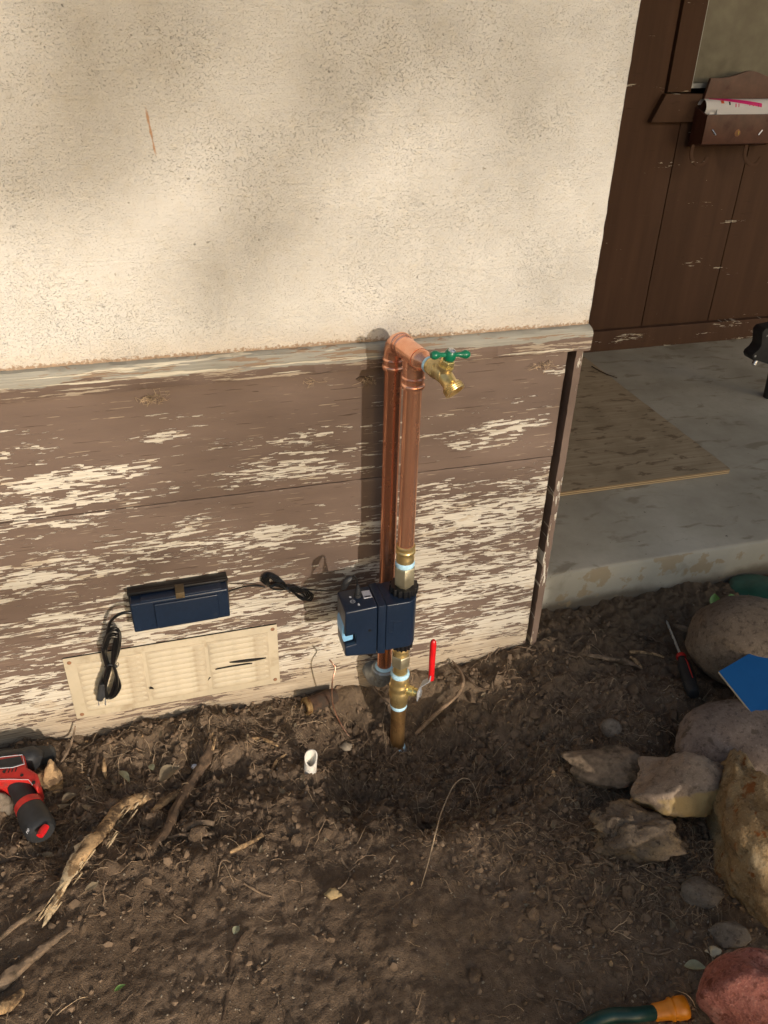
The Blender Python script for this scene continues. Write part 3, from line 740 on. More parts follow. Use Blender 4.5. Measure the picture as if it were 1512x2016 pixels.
# elbow from the rear pipe to horizontal
el = MB(); pts = [vz(BP, .846), vz(BP, .853)]; rb = .024
for i in range(9):
    a = i/8*PI/2; pts.append(vz(BP, HZ-rb)+d*(rb-rb*math.cos(a))+Vector((0, 0, rb*math.sin(a))))
pts.append(vz(BP, HZ)+d*.036)
el.tube(pts, [R0*1.12]*len(pts), 24); e_ = el.obj('copper_elbow', M['copper_fit'], wp)
def collars(parent, o, ax, mat, gap=.0085, r=R0*1.13):
    MB().lathe(Vector(o), ax, [(-.0125, r*.96), (-.0118, r+.0022), (-.0085, r+.003), (-.006, r+.0022), (-.0048, r+.0003), (.0016, r+.0003), (.0028, r+.0018), (.005, r+.0022), (.0068, r+.0008), (.0078, r*.96)], 28).obj('press_collar', mat, parent)
collars(e_, vz(BP, .842), (0, 0, 1), M['copper_fit']); collars(e_, vz(BP, HZ)+d*.032, d, M['copper_fit'])
# tee
te = MB(); T0 = vz(FP, HZ)
te.tube([T0-d*.036, T0, T0+d*.020], R0*1.16, 24); te.tube([vz(FP, .838), vz(FP, .86), vz(FP, HZ)], [R0*1.14, R0*1.16, R0*1.12], 24)
t_ = te.obj('copper_tee', M['copper_fit'], wp)
collars(t_, vz(FP, .838), (0, 0, 1), M['copper_fit'])
bd = (Vector((.36, -1, -.07))).normalized()
b0 = T0+d*.018
rd = MB(); rd.lathe(b0, bd, [(0, .0168), (.010, .0160), (.014, .0125), (.030, .0122), (.034, .0105)], 24); rd.obj('copper_reducer', M['copper_fit'], wp)
# tap
bb = thing('garden_tap', 'brass hose tap with green tee handle on the end of the copper pipe', 'tap', tuple(b0+bd*.03))
P0 = b0+bd*.022
mb = MB(); mb.lathe(P0, bd, [(0, .0118), (.008, .0128), (.012, .0128)], 24); mb.obj('threaded_inlet', M['brass'], bb)
MB().lathe(P0-bd*.001, bd, [(0, .0126), (.003, .0135), (.005, .0128)], 24).obj('thread_tape', M['tape'], bb)
mb = MB(); mb.lathe(P0+bd*.010, bd, [(0, .0150), (.001, .0158), (.013, .0158), (.014, .0150)], 6); mb.obj('hex_inlet', M['brass_rough'], bb, bevel=.0007)
C0 = P0+bd*.032
mb = MB(); mb.tube(bez([P0+bd*.022, P0+bd*.030, C0+bd*.004, C0+bd*.010], 4), [.0135]*6+[.0145]*4+[.014, .013, .010], 22, jit=.05); mb.obj('tap_body', M['brass_rough'], bb)
od = Vector((.42, -.80, -.70)).normalized()
ob = C0+bd*.003
mb = MB(); mb.lathe(ob, od, [(0, .0128), (.020, .0118), (.024, .0150), (.0255, .0164), (.0265, .0156), (.028, .0166), (.0295, .0157), (.031, .0167), (.0325, .0158), (.034, .0166), (.0352, .0160), (.0352, .0122), (.022, .0118)], 28); mb.obj('spout', M['brass'], bb)
MB().lathe(ob+od*.0235, od, [(0, .0118), (.001, .0118)], 20).obj('spout_bore', M['rust_in'], bb)
ud = Vector((.20, -.30, 1)).normalized()
ub = C0+bd*.003
mb = MB(); mb.lathe(ub, ud, [(0, .0125), (.010, .0122), (.013, .0128), (.0145, .0128)], 24); mb.obj('bonnet', M['brass_rough'], bb)
mb = MB(); mb.lathe(ub+ud*.0145, ud, [(0, .0112), (.010, .0112), (.011, .0100)], 6); mb.obj('packing_nut', M['brass_bright'], bb, bevel=.0006)
MB().lathe(ub+ud*.025, ud, [(0, .004), (.012, .004)], 14).obj('stem', M['brass_bright'], bb)
hc = ub+ud*.034; hd = Vector((.99, .10, -.10)).normalized()
mb = MB(); n = 20; pts = [hc+hd*(-.0315+.063*i/n) for i in range(n+1)]
rr = []
for i in range(n+1):
    t = abs(i/n*2-1); rr.append(.0035+.0035*math.exp(-((t-.80)/.2)**2) if t < .95 else .0042)
mb.tube(pts, rr, 14); mb.lathe(hc-ud*.007, ud, [(0, .0085), (.004, .0095), (.011, .0088), (.014, .0066)], 20)
mb.obj('tee_handle', M['green'], bb)
MB().lathe(hc+ud*.006, ud, [(0, .0058), (.0025, .0055), (.004, .0035), (.0046, .001)], 16).obj('handle_screw', M['steel'], bb)
# lower run on the front pipe
def prof(name, mat, z0, pr, k=28, parent=wp, bev=0): return MB().lathe(vz(FP, z0), (0, 0, 1), pr, k).obj(name, mat, parent, bevel=bev)
prof('press_adapter', M['brass'], .486, [(0, .0165), (.009, .0168), (.012, .0158), (.017, .0158), (.019, .0178), (.022, .0183), (.025, .0178), (.0265, .0160), (.029, .0160), (.031, .0176), (.034, .0176), (.036, .0150)])
prof('thread_sealant', M['tape'], .476, [(0, .0170), (.004, .0182), (.009, .0176), (.011, .0160)])
un = prof('union_nut', M['nickel'], .437, [(0, .0186), (.002, .0203), (.036, .0203), (.039, .0184)], 6, bev=.0007)
prof('union_tail', M['nickel'], .418, [(0, .0152), (.019, .0152), (.021, .0165)])
prof('union_tail', M['brass'], .262, [(0, .0145), (.010, .0152), (.012, .0172), (.018, .0172), (.022, .0150), (.032, .0150)])
prof('union_nut', M['nickel'], .236, [(0, .0180), (.002, .0197), (.024, .0197), (.027, .0182)], 6, bev=.0007)
prof('union_tail', M['brass'], .214, [(0, .0150), (.010, .0142), (.022, .0148)])
prof('thread_sealant', M['tape'], .206, [(0, .0182), (.003, .0192), (.008, .0186), (.010, .0165)])
vb = prof('ball_valve', M['brass'], .128, [(0, .0165), (.002, .0178), (.016, .0178), (.018, .0186), (.022, .0200), (.028, .0212), (.036, .0212), (.040, .0198), (.043, .0190), (.047, .0200), (.052, .0214), (.056, .0206), (.060, .0186), (.064, .0182), (.078, .0182), (.080, .0168)], 28)
s0 = vz(FP, .172); sd = Vector((.80, -.60, 0)).normalized()
MB().lathe(s0, sd, [(.010, .0105), (.030, .0105), (.031, .0088), (.038, .0085), (.039, .006), (.046, .0055)], 20).obj('valve_stem', M['brass_bright'], vb)
MB().lathe(s0+sd*.0405, sd, [(0, .0080), (.006, .0080)], 6).obj('stem_nut', M['steel'], vb)
# lever: steel bracket then red sleeve
lv = MB(); A = s0+sd*.041; side_ = Vector((0, 0, 1)).cross(sd).normalized()
L0 = [A+Vector((0, 0, -.012)), A+Vector((0, 0, .012)), A+sd*.004+Vector((0, 0, .026)), A+sd*.022+Vector((0, 0, .046)), A+sd*.023+Vector((0, 0, .060))]
wd = [.0115, .0125, .0115, .0085, .0065]; vs = []
for p, w_ in zip(L0, wd):
    for sgn in (-1, 1):
        for t in (0, .0022): vs.append(p+side_*sgn*w_+sd*t)
fs = []
for i in range(4):
    o = i*4; fs += [(o, o+4, o+6, o+2), (o+1, o+3, o+7, o+5), (o, o+1, o+5, o+4), (o+2, o+6, o+7, o+3)]
fs += [(0, 2, 3, 1), (16, 17, 19, 18)]
lv.add(vs, fs); lv.obj('lever', simple('zinc_plate', (.50, .51, .53), .42, .35, .12, 60), vb, bevel=.0004)
Q = L0[-1]; mb = MB(); mb.tube([Q+Vector((0, 0, -.014))+sd*.001, Q+Vector((0, 0, .03)), Q+Vector((0, 0, .075)), Q+Vector((0, 0, .083)), Q+Vector((0, 0, .0865))], [.0058, .0062, .0062, .0054, .003], 20)
mb.obj('lever_sleeve', M['red'], vb)
prof('thread_sealant', M['tape'], .119, [(0, .0158), (.003, .0172), (.009, .0176), (.0105, .0165)])
cyl(FP, -.02, .121, R0*1.03, 'riser_nipple', M['brownpipe'])
MB().lathe(vz(FP, -.05), (0, 0, 1), [(0, .021), (.045, .0215), (.050, .0195), (.053, .0165)], 24).obj('coupling', M['galv'], wp)
prof('thread_sealant', M['tape'], .001, [(0, .0180), (.003, .0180), (.0055, .0158)])
# galvanized elbow at the foot of the rear pipe
mb = MB(); pts = [vz(BP, .164), vz(BP, .155), vz(BP, .145)+Vector((-.002, .002, 0)), vz(BP, .133)+Vector((-.006, .008, 0)), vz(BP, .125)+Vector((-.010, .020, 0)), vz(BP, .122)+Vector((-.013, .048, 0)), vz(BP, .122)+Vector((-.015, .07, 0))]
mb.tube(pts, [.0225, .0235, .023, .023, .0225, .0215, .021], 24); ge = mb.obj('galvanized_elbow', M['galv'], wp)
MB().lathe(vz(BP, .153), (0, 0, 1), [(0, .0235), (.002, .0262), (.012, .0262), (.0145, .0235)], 26).obj('elbow_band', M['galv'], ge)
MB().lathe(vz(BP, .166), (0, 0, 1), [(0, .0195), (.0035, .0188), (.007, .0155)], 24).obj('thread_sealant', M['tape'], wp)

# ------------------------------------------------------------------ shut-off controller clipped on the pipe
cu = thing('shutoff_controller', 'navy blue plastic water shut-off controller clamped on the front pipe', 'controller', (-.05, -.12, .28))
Yf, Yr = -.156, -.092
body = [(-.1205, .417), (-.060, .4205), (-.060, .3060), (-.1205, .3125), (-.1205, .3370), (-.1000, .3395), (-.1000, .3620), (-.1205, .3600)]
MB().prism(body, 'y', Yf, Yr).obj('motor_housing', M['navy'], cu, bevel=.0035, seg=3)
MB().prism([(-.0592, .4195), (-.044, .4205), (-.044, .3045), (-.0592, .3070)], 'y', Yf-.0008, Yr+.006).obj('joint_band', M['navy'], cu, bevel=.002)
# clamp housing, round nose around the pipe
poly = [(-.0434, Yf)]; cx, cy_, rr_ = -.001, -.120, .036
for i in range(17):
    a = -PI/2+PI*i/16*.95; q = (cx+.0235*math.cos(a)*1.0, cy_+rr_*math.sin(a)); poly.append(q)
poly += [(-.0434, Yr+.004)]
MB().prism(poly, 'z', .3110, .4185).obj('clamp_housing', M['navy'], cu, bevel=.0022, seg=3)
q = MB(); fy = Yf-.0006
for (a, b) in (((-.038, .352), (-.030, .3545)), ((-.038, .381), (-.030, .3785))): q.box((a[0], fy, min(a[1], b[1])), (b[0], fy+.002, max(a[1], b[1])))
q.box((-.038, fy, .3545), (-.0362, fy+.002, .3785)); q.box((-.0295, fy, .3565), (-.028, fy+.002, .3770)); q.box((-.028, fy, .3755), (-.012, fy+.002, .3768))
q.obj('clip_relief', M['navy'], cu, bevel=.0004)
MB().lathe((-.0745, Yf+.0008, .3665), (0, -1, 0), [(0, .0032), (.0012, .003)], 16).obj('indicator', M['black'], cu)
MB().prism([(-.1235, .373), (-.1175, .385), (-.112, .383), (-.110, .3625), (-.1035, .3615), (-.1035, .3430), (-.121, .3405), (-.124, .350)], 'y', -.146, -.104).obj('release_lever', M['lightblue'], cu, bevel=.0015)
for (z0, z1, r) in ((.4190, .4330, .0262), (.2850, .3105, .0212)):
    g = MB(); n = 16; poly = []
    for i in range(n*4):
        a = 2*PI*i/(n*4); rad = r*(1.04 if (i % 4) in (1, 2) else .92); poly.append((FP.x+rad*math.cos(a), FP.y+rad*math.sin(a)))
    g.prism(poly, 'z', z0, z1); g.obj('ribbed_nut', M['black'], cu, bevel=.0006)
MB().lathe((FP.x, FP.y, .4182), (0, 0, 1), [(0, .0225), (.001, .0225)], 24).obj('nut_flange', M['black'], cu)
TZ = .4205
MB().lathe((-.0875, -.117, TZ-.003), (0, 0, 1), [(0, .0072), (.007, .0070), (.0075, .0058)], 20).obj('cable_socket', M['blackrub'], cu)
def topcard(x0, x1, y0, y1, mat, name, rot=0): 
    o = MB().box((x0, y0, TZ-.0018), (x1, y1, TZ+.0006)).obj(name, mat, cu); return o
MB().prism([(-.0785, -.128), (-.063, -.128), (-.063, -.107), (-.0785, -.107)], 'z', TZ-.002, TZ+.0008).obj('sticker', M['sticker'], cu)
MB().box((-.0765, -.1265, TZ+.0009), (-.0655, -.1235, TZ+.0012)).obj('sticker_print', M['black'], cu)
q = MB(); n = 20; vs = []
for i in range(n):
    a = 2*PI*i/n
    for r in (.0048, .0040): vs.append((-.1005+r*math.cos(a), -.131+r*math.sin(a), TZ-.0006))
q.add(vs, [(2*i, 2*((i+1) % n), 2*((i+1) % n)+1, 2*i+1) for i in range(n)]); 
for x in (-.103, -.0995):
    vs = []
    for i in range(9):
        a = PI*.3+PI*1.4*i/8
        for r in (.0019, .0013): vs.append((x+.0012+r*math.cos(a), -.131+r*math.sin(a), TZ-.0006))
    q.add(vs, [(2*i, 2*i+2, 2*i+3, 2*i+1) for i in range(8)])
q.box((-.1035, -.119, TZ-.001), (-.0995, -.115, TZ-.0004)); q.prism([(-.094, -.144), (-.090, -.144), (-.0905, -.140), (-.092, -.138), (-.0935, -.140)], 'z', TZ-.001, TZ-.0004)
sy = q.obj('printed_symbols', M['print'], cu)

# ------------------------------------------------------------------ power adapter, cables
pa = thing('power_adapter', 'flat navy power adapter in a black holder fixed above the vent', 'adapter', (-.40, -.02, .36))
MB().prism([(-.4915, .431), (-.3125, .434), (-.3125, .361), (-.4915, .357)], 'y', -.0185, -.0015).obj('holder', M['black'], pa, bevel=.0015)
MB().box((-.492, -.026, .4285), (-.3115, -.0185, .4335)).obj('holder_lip', M['black'], pa, bevel=.001)
MB().prism([(-.4885, .4235), (-.3150, .4270), (-.3150, .3620), (-.4885, .3585)], 'y', -.047, -.0190).obj('case', M['navy'], pa, bevel=.0035, seg=3)
MB().prism([(-.448, .4190), (-.334, .4210), (-.334, .3690), (-.338, .3655), (-.444, .3635), (-.448, .3680)], 'y', -.0520, -.0465).obj('raised_lid', M['navy'], pa, bevel=.0022, seg=3)
MB().prism([(-.470, .4262), (-.326, .4285), (-.326, .4200), (-.470, .4175)], 'y', -.0440, -.0190).obj('rib', M['navy'], pa, bevel=.0015)
for x, z in ((-.482, .417), (-.321, .419), (-.481, .3655), (-.323, .3680), (-.455, .368)):
    MB().lathe((x, -.0466, z), (0, -1, 0), [(0, .0042), (.0014, .0036)], 14).obj('screw_boss', M['navy'], pa)
MB().box((-.408, -.0475, .4215), (-.392, -.020, .4345)).obj('tape_tab', M['glue'], pa, bevel=.001)
def cable(name, pts, r, label, cat, mat='blackgloss', parent=None, n=8, k=8):
    mb = MB(); mb.tube(bez(pts, n), r, k); o = mb.obj(name, M[mat], parent)
    if label: tag(o, label, cat)
    return o
# mains lead: from the adapter down to a tied bundle with its plug
ml = thing('mains_lead', 'black mains lead tied in a bundle hanging over the vent with its plug', 'cable', tuple(onY(220, 1310, -.02)))
def YY(l, dy=0): return [onY(p[0], p[1], (p[2] if len(p) > 2 else -.022)+dy) for p in l]
MB().tube(bez(YY([(262, 1206, -.040), (246, 1206, -.040), (230, 1212, -.036), (218, 1224, -.030), (212, 1242, -.026), (209, 1262, -.022), (208, 1290, -.020)]), 8), .0030, 10).obj('lead', M['blackgloss'], ml)
rnd = random.Random(3)
for i in range(6):
    ox = rnd.uniform(-4, 4); dy = -.002-.0035*(i % 3)
    L1 = [(213+ox, 1312), (205+ox*.8, 1290-2*i), (208+ox, 1262+3*i), (217, 1240+3*i), (229-ox*.5, 1238+3*i), (236-i*1.5, 1252), (233-i*2, 1282), (222, 1312)]
    MB().tube(bez(YY(L1, dy), 6), .0031, 8).obj('loop', M['blackgloss'], ml)
    L2 = [(214+ox*.5, 1310), (206, 1326+i), (195+i*2.5, 1346), (193+i*2, 1364-i*2), (203+i, 1370-i*2)] if i % 2 else [(222-ox*.3, 1308), (229, 1328), (230-(i-2)*3, 1352), (220-(i-2)*2, 1371), (208+i, 1372), (208, 1350), (214, 1328), (217, 1312)]
    MB().tube(bez(YY(L2, dy), 6), .0031, 8).obj('loop', M['blackgloss'], ml)
MB().tube(YY([(207, 1313, -.030), (215, 1308, -.034), (229, 1311, -.030)]), .0022, 8).obj('tie', M['blackrub'], ml)
MB().tube(bez(YY([(226, 1310, -.03), (232, 1304, -.035), (233, 1311, -.03), (227, 1316, -.03), (234, 1308, -.036)]), 4), .0005, 5).obj('tie_end', M['blackrub'], ml)
P = YY([(196, 1345, -.028), (191, 1366, -.026), (190, 1374, -.025), (200, 1376, -.024), (208, 1368, -.028), (208, 1345, -.030)])
MB().prism([(p.x, p.z) for p in P], 'y', -.034, -.019).obj('plug', M['blackrub'], ml, bevel=.003)
for px in (194.5, 207.5): MB().tube(YY([(px, 1366, -.027), (px, 1388, -.026)]), .0013, 8, flat=1).obj('prong', M['steel'], ml)
# low-voltage lead with coil
dl = thing('adapter_cable', 'thin black cable with a small tied coil running from the adapter to the controller', 'cable', tuple(onY(565, 1155, -.01)))
MB().tube(bez(YY([(450, 1164, -.035), (462, 1160, -.03), (480, 1155, -.018), (500, 1153, -.010), (522, 1156, -.008)]), 8), .0016, 8).obj('lead', M['blackgloss'], dl)
for i in range(6):
    a = i*1.2; dy = -.0016*i; kx, ky = rnd.uniform(-4, 4), rnd.uniform(-4, 4)
    L1 = [(566, 1160), (545+i+kx, 1158-2*i+ky), (522+i*2, 1150+i), (515+i*3, 1139-i+ky), (530+i*2+kx, 1129+i*3), (548+i*2, 1136+i*2), (566, 1156), (585, 1166-i*2), (605-i*2+kx, 1161+i+ky), (616-i*3, 1171+i), (606-i*3-kx, 1183-i), (588-i*2, 1172-i), (566, 1160)]
    MB().tube(bez(YY([(x, y, -.008) for x, y in L1], dy), 5), .0015, 7).obj('loop', M['blackgloss'], dl)
MB().tube(YY([(562, 1153, -.012), (567, 1159, -.018), (570, 1165, -.010)]), .0028, 8).obj('tie', M['blackgloss'], dl)
pe = Vector((-.0875, -.117, TZ+.003))
MB().tube(bez(YY([(600, 1160, -.010), (625, 1162, -.03), (650, 1164, -.07), (668, 1163, -.10), (678, 1156, -.108), (684, 1147, -.11)])+YY([(690, 1138, -.11), (697, 1134, -.112), (702, 1142, -.114)])+[pe+Vector((0, 0, .018)), pe+Vector((0, 0, .008))], 8), .0016, 8).obj('lead', M['blackgloss'], dl)
P = YY([(674, 1160, -.107), (678, 1153, -.108), (682, 1145, -.11), (689, 1138, -.11), (693, 1136, -.11)]); MB().tube(P, [.003, .0062, .0068, .0055, .003], 10, jit=.2).obj('tape_wrap', M['blackrub'], dl)
MB().lathe(pe, (0, 0, 1), [(0, .0050), (.012, .0048), (.013, .0038), (.016, .0038), (.0165, .0030), (.024, .0026)], 16).obj('barrel_plug', M['blackrub'], dl)

# ------------------------------------------------------------------ rocks and lumps
def blob(name, px, py, wpx, hpx, mat, label, cat, seed=0, amp=.18, fr=2.2, sink=.25, sub=5, ratio=.8, facet=0.0, tilt=0, zoff=0, ledge=0, parent=None, taper=0):
    # centre pixel and size in pixels -> a solid of real size resting on the soil
    g = G(px, py+hpx*.3); r = ray(px, py); depth = (g-CAM).dot(CF); a = wpx/2*depth/FPX; hh = hpx/2*depth/FPX
    th = math.asin(-r.normalized().z); b = a*ratio
    c2 = hh**2-(b*math.sin(th))**2
    if c2 < (.35*hh)**2: b = hh*.8/math.sin(th); c2 = hh**2-(b*math.sin(th))**2
    c = math.sqrt(c2)/math.cos(th)
    cz = gz(g.x, g.y)+c*(1-sink)+zoff; ctr = onZ(px, py, cz)
    for _ in range(3): cz = gz(ctr.x, ctr.y)+c*(1-sink)+zoff; ctr = onZ(px, py, cz)
    bm = bmesh.new(); bmesh.ops.create_icosphere(bm, subdivisions=sub, radius=1)
    R = Matrix.Rotation(-YAW+tilt, 3, 'Z')
    planes = []
    rn = random.Random(seed)
    for i in range(18):
        v = Vector((rn.gauss(0, 1), rn.gauss(0, 1), rn.gauss(0, 1))).normalized(); planes.append((v, rn.uniform(.58, .86)))
    for v in bm.verts:
        p = v.co.copy()
        if facet:
            for n_, d_ in planes:
                k_ = p.dot(n_)
                if k_ > d_: p -= n_*(k_-d_)*facet
        q = p*fr*.5+Vector((seed*3.7, seed, 0)); s = 1+amp*mn.noise(q)*1.6+amp*.5*mn.noise(q*2.3)+amp*.22*mn.noise(q*6)+amp*.10*mn.noise(q*15)
        if facet: s += amp*.35*abs(mn.noise(q*3.1))
        p *= s
        if taper: p.x = p.x*(1-taper*p.y)+.25*taper*p.y
        v.co = R @ Vector((p.x*a, p.y*b, p.z*c))
    me = bpy.data.meshes.new(name); bm.to_mesh(me); bm.free(); me.materials.append(mat)
    me.polygons.foreach_set('use_smooth', [True]*len(me.polygons))
    o = bpy.data.objects.new(name, me); COL.objects.link(o); o.location = ctr
    if label: tag(o, label, cat)
    return o
RT = mat_rock('brown_boulder', [(.14, .10, .068), (.23, .17, .118), (.32, .24, .165)], 10, None, .004)
RT2 = mat_rock('grey_brown_boulder', [(.13, .095, .075), (.21, .16, .13), (.29, .23, .185)], 11, (.12, .09, .066), .004)
RY = mat_rock('ochre_rock', [(.17, .088, .034), (.29, .19, .09), (.40, .32, .20)], 11, (.20, .07, .018), .009)
RP = mat_rock('split_rock', [(.17, .12, .085), (.29, .215, .155), (.40, .305, .22)], 8, None, .006, (.36, .25, .11))
RR = mat_rock('red_rock', [(.20, .058, .040), (.32, .115, .085), (.42, .23, .18)], 14, (.15, .045, .028), .007)
RG = mat_rock('grey_rock', [(.12, .095, .072), (.19, .155, .12), (.26, .22, .175)], 14, None, .004)
blob('boulder', 1480, 1262, 250, 190, RT, 'large smooth brown boulder partly under the blue card', 'boulder', 3, .10, 1.6, .25)
blob('boulder', 1500, 1462, 330, 160, RT2, 'wide grey-brown boulder below the blue card', 'boulder', 8, .10, 1.8, .3)
blob('angular_rock', 1328, 1540, 200, 165, RP, 'pinkish grey rock with a broken yellow face beside the ochre rock', 'rock', 21, .17, 2.4, .40, facet=1.0)
blob('angular_rock', 1208, 1515, 190, 84, M['woodgrey'], 'low brown lump half buried left of the broken yellow rock', 'rock', 15, .24, 2.6, .55, facet=.9)
blob('ochre_rock', 1468, 1620, 190, 330, RY, 'tall ochre and rust stained rock at the right edge', 'rock', 5, .30, 2.6, .60, ratio=1.9, taper=.42, facet=1.0)
blob('root_stump', 1245, 1645, 190, 105, mat_rock('stump_wood', [(.09, .065, .045), (.16, .12, .085), (.30, .20, .10)], 14, (.05, .035, .024), .006), 'gnarled piece of root stump lying below the broken yellow rock', 'stump', 11, .34, 3.0, .35, facet=.4)
blob('red_rock', 1492, 1985, 215, 225, RR, 'reddish pink rock in the bottom right corner', 'rock', 31, .15, 1.8, .3, facet=.75)
blob('green_object', 1492, 1158, 112, 52, simple('green_glaze', (.022, .085, .06), .35, 0, .4, 20, .0004, dirt=(.03, .04, .03)), 'smooth dark green oblong object against the concrete step', 'stone', 2, .05, 1.2, .25, sub=4)  # plain ovoid standing in for an unidentified green object
blob('pebble', 1203, 1433, 40, 36, RG, 'smooth grey pebble in the dirt left of the wide boulder', 'pebble', 40, .12, 1.6, .4, sub=3)
blob('pale_stone', 1386, 1409, 28, 17, M['cream'], 'small pale stone touching the wide grey-brown boulder', 'stone', 41, .2, 2, .3, sub=3)
blob('pale_stone', 1404, 1510, 42, 30, M['pebble'], 'crumbly pale stone chip beside the tip of the ochre rock', 'stone', 42, .35, 3, .3, sub=3, facet=.8)
blob('flat_stone', 1375, 1760, 105, 60, RG, 'flat grey stone half buried left of the ochre rock', 'stone', 43, .2, 2, .75, sub=4, facet=.6)
blob('flat_stone', 1430, 1835, 90, 60, RG, 'tilted slate-grey stone above the red rock', 'stone', 44, .2, 2, .55, sub=4, facet=.8)
blob('pale_stone', 1405, 1873, 38, 22, M['cream'], 'pale stone chip just left of the tilted grey stone', 'stone', 45, .3, 3, .3, sub=3, facet=.8)
blob('pale_stone', 680, 1468, 28, 20, M['pebble'], 'pale stone between the white plastic pipe and the brown riser', 'stone', 46, .3, 3, .4, sub=3, facet=.6)
blob('pale_stone', 656, 1760, 30, 20, simple('yellow_stone', (.33, .24, .12), .8), 'yellowish stone alone on the bare packed dirt', 'stone', 47, .3, 3, .5, sub=3)
blob('wood_chunk', 100, 1534, 46, 64, M['split'], 'orange chunk of broken wood right beside the drill', 'wood chunk', 50, .25, 2.6, .2, sub=4, facet=.8)
blob('pale_stone', 8, 1582, 34, 60, RG, 'pale grey stone under the drill handle at the left edge', 'stone', 51, .2, 2.6, .4, sub=3, facet=.6)
blob('wood_chunk', 1256, 1575, 42, 55, M['split'], 'splintered orange wood chunk against the left side of the broken yellow rock', 'wood chunk', 53, .3, 3, .3, sub=4, facet=.8)

# ------------------------------------------------------------------ sticks
def stick(name, pts, rad, mat, label, cat, lift=None, k=9, jit=.35, n=6, seed=1, splint=None, smat=None, parent=None):
    P = [G(x, y) for x, y in pts]
    for i, p in enumerate(P): p.z += rad[i]*.75+(lift[i] if lift else 0)
    Q = bez(P, n); m_ = len(Q); rr = [np.interp(i/(m_-1), np.linspace(0, 1, len(rad)), rad) for i in range(m_)]
    mb = MB(); mb.tube(Q, rr, k, jit=jit, seed=seed)
    rn = random.Random(seed)
    if smat is None:
        if splint:
            for e in splint:
                o = Q[0] if e == 0 else Q[-1]; d_ = (Q[0]-Q[2]).normalized() if e == 0 else (Q[-1]-Q[-3]).normalized(); r = max(rad)*.6
                for q in range(6):
                    a = o+Vector((rn.uniform(-r, r), rn.uniform(-r, r), rn.uniform(-r*.3, r))); mb.tube([a-d_*r*2, a, a+d_*rn.uniform(.008, .022)], [r*.35, r*.25, .0003], 5)
        o = mb.obj(name, mat, parent)
    else:
        o = mb.obj(name, mat, parent)
        mb = MB()
        for e in splint or ():
            c = Q[0] if e == 0 else Q[-1]; d_ = (Q[0]-Q[2]).normalized() if e == 0 else (Q[-1]-Q[-3]).normalized(); r = max(rad)*.7
            for q in range(9):
                a = c+Vector((rn.uniform(-r, r), rn.uniform(-r, r), rn.uniform(-r*.3, r))); mb.tube([a-d_*r*2.5, a, a+d_*rn.uniform(.006, .022)], [r*.4, r*.35, .0003], 5)
        mb.obj('splintered_end', smat, o)
    if label: tag(o, label, cat)
    return o
# the long splintered branch at left: a bark half and a pale torn half
st = thing('splintered_branch', 'long splintered branch with bark above and a pale pointed end, lower left', 'branch', tuple(G(190, 1680)))
def along(pts, lift, rad): 
    P = [G(x, y) for x, y in pts]
    for p, l, r in zip(P, lift, rad): p.z += l+r*.7
    return P
a = [(296, 1572), (272, 1585), (240, 1602), (212, 1640), (180, 1680), (150, 1720)]
rd_ = [.011, .0125, .011, .0105, .012, .010]; mb = MB(); mb.tube(bez(along(a, [.004, .006, .008, .012, .014, .014], rd_), 7), list(np.interp(np.linspace(0, 1, 36), np.linspace(0, 1, 6), rd_)), 14, jit=.55, flat=.8); mb.obj('bark_part', M['split'], st)
a = [(206, 1650), (185, 1672), (160, 1705), (140, 1735), (120, 1770), (100, 1805), (83, 1828)]; rd_ = [.006, .013, .014, .010, .0075, .0055, .0006]
mb = MB(); mb.tube(bez(along(a, [.013, .014, .014, .012, .009, .006, .001], rd_), 7), list(np.interp(np.linspace(0, 1, 43), np.linspace(0, 1, 7), rd_)), 12, jit=.6, flat=.45); mb.obj('torn_end', M['woodlight'], st)
rn = random.Random(4)
mb = MB()
for i in range(26):
    t = rn.random(); p = Vector((296, 1572)).lerp(Vector((100, 1800)), t); g = G(p.x+rn.uniform(-14, 14), p.y+rn.uniform(-10, 10)); g.z += .012+rn.uniform(0, .012)
    dv = (G(100, 1800)-G(250, 1600)).normalized(); q = g+dv*rn.uniform(.01, .03)+Vector((rn.uniform(-.004, .004),)*3)
    mb.tube([g, g.lerp(q, .5), q], [.0012, .0016, .0002], 4)
mb.obj('splinters', M['woodlight'], st)
stick('bark_branch', [(418, 1478), (408, 1510), (384, 1545), (352, 1596), (330, 1640), (300, 1672)], [.008, .010, .0095, .0095, .008, .006], M['bark'], 'dark bark-covered branch with a torn orange top end, right of the splintered branch', 'branch', [.02, .016, .012, .008, .004, 0], seed=7, splint=[0], smat=M['split'])
stick('wood_piece', [(358, 1562), (338, 1578), (318, 1592), (300, 1606)], [.003, .009, .008, .004], M['split'], 'short orange splinter of wood between the two big branches', 'wood piece', [.004]*4, seed=9, splint=[0])
stick('stick', [(517, 1646), (495, 1660), (475, 1670), (453, 1679)], [.0050, .0040, .0042, .0030], M['split'], 'short pale stick alone on the packed dirt, right of the branches', 'stick', seed=12, jit=.3)
stick('stick', [(423, 1643), (390, 1645), (360, 1645), (330, 1650)], [.0035, .004, .0032, .002], M['woodgrey'], 'thin straight brown stick below the bark branch', 'stick', seed=13)
stick('stick', [(422, 1625), (400, 1622), (375, 1630), (362, 1638)], [.0055, .005, .006, .005], M['woodgrey'], 'stubby cut stick end right of the bark branch', 'stick', seed=14)
stick('root_piece', [(-20, 1960), (20, 1925), (60, 1890), (110, 1850), (190, 1795)], [.010, .011, .008, .006, .003], M['woodgrey'], 'half-buried root running to the bottom left corner', 'root', [-.004, -.004, -.005, -.004, -.004], seed=15)
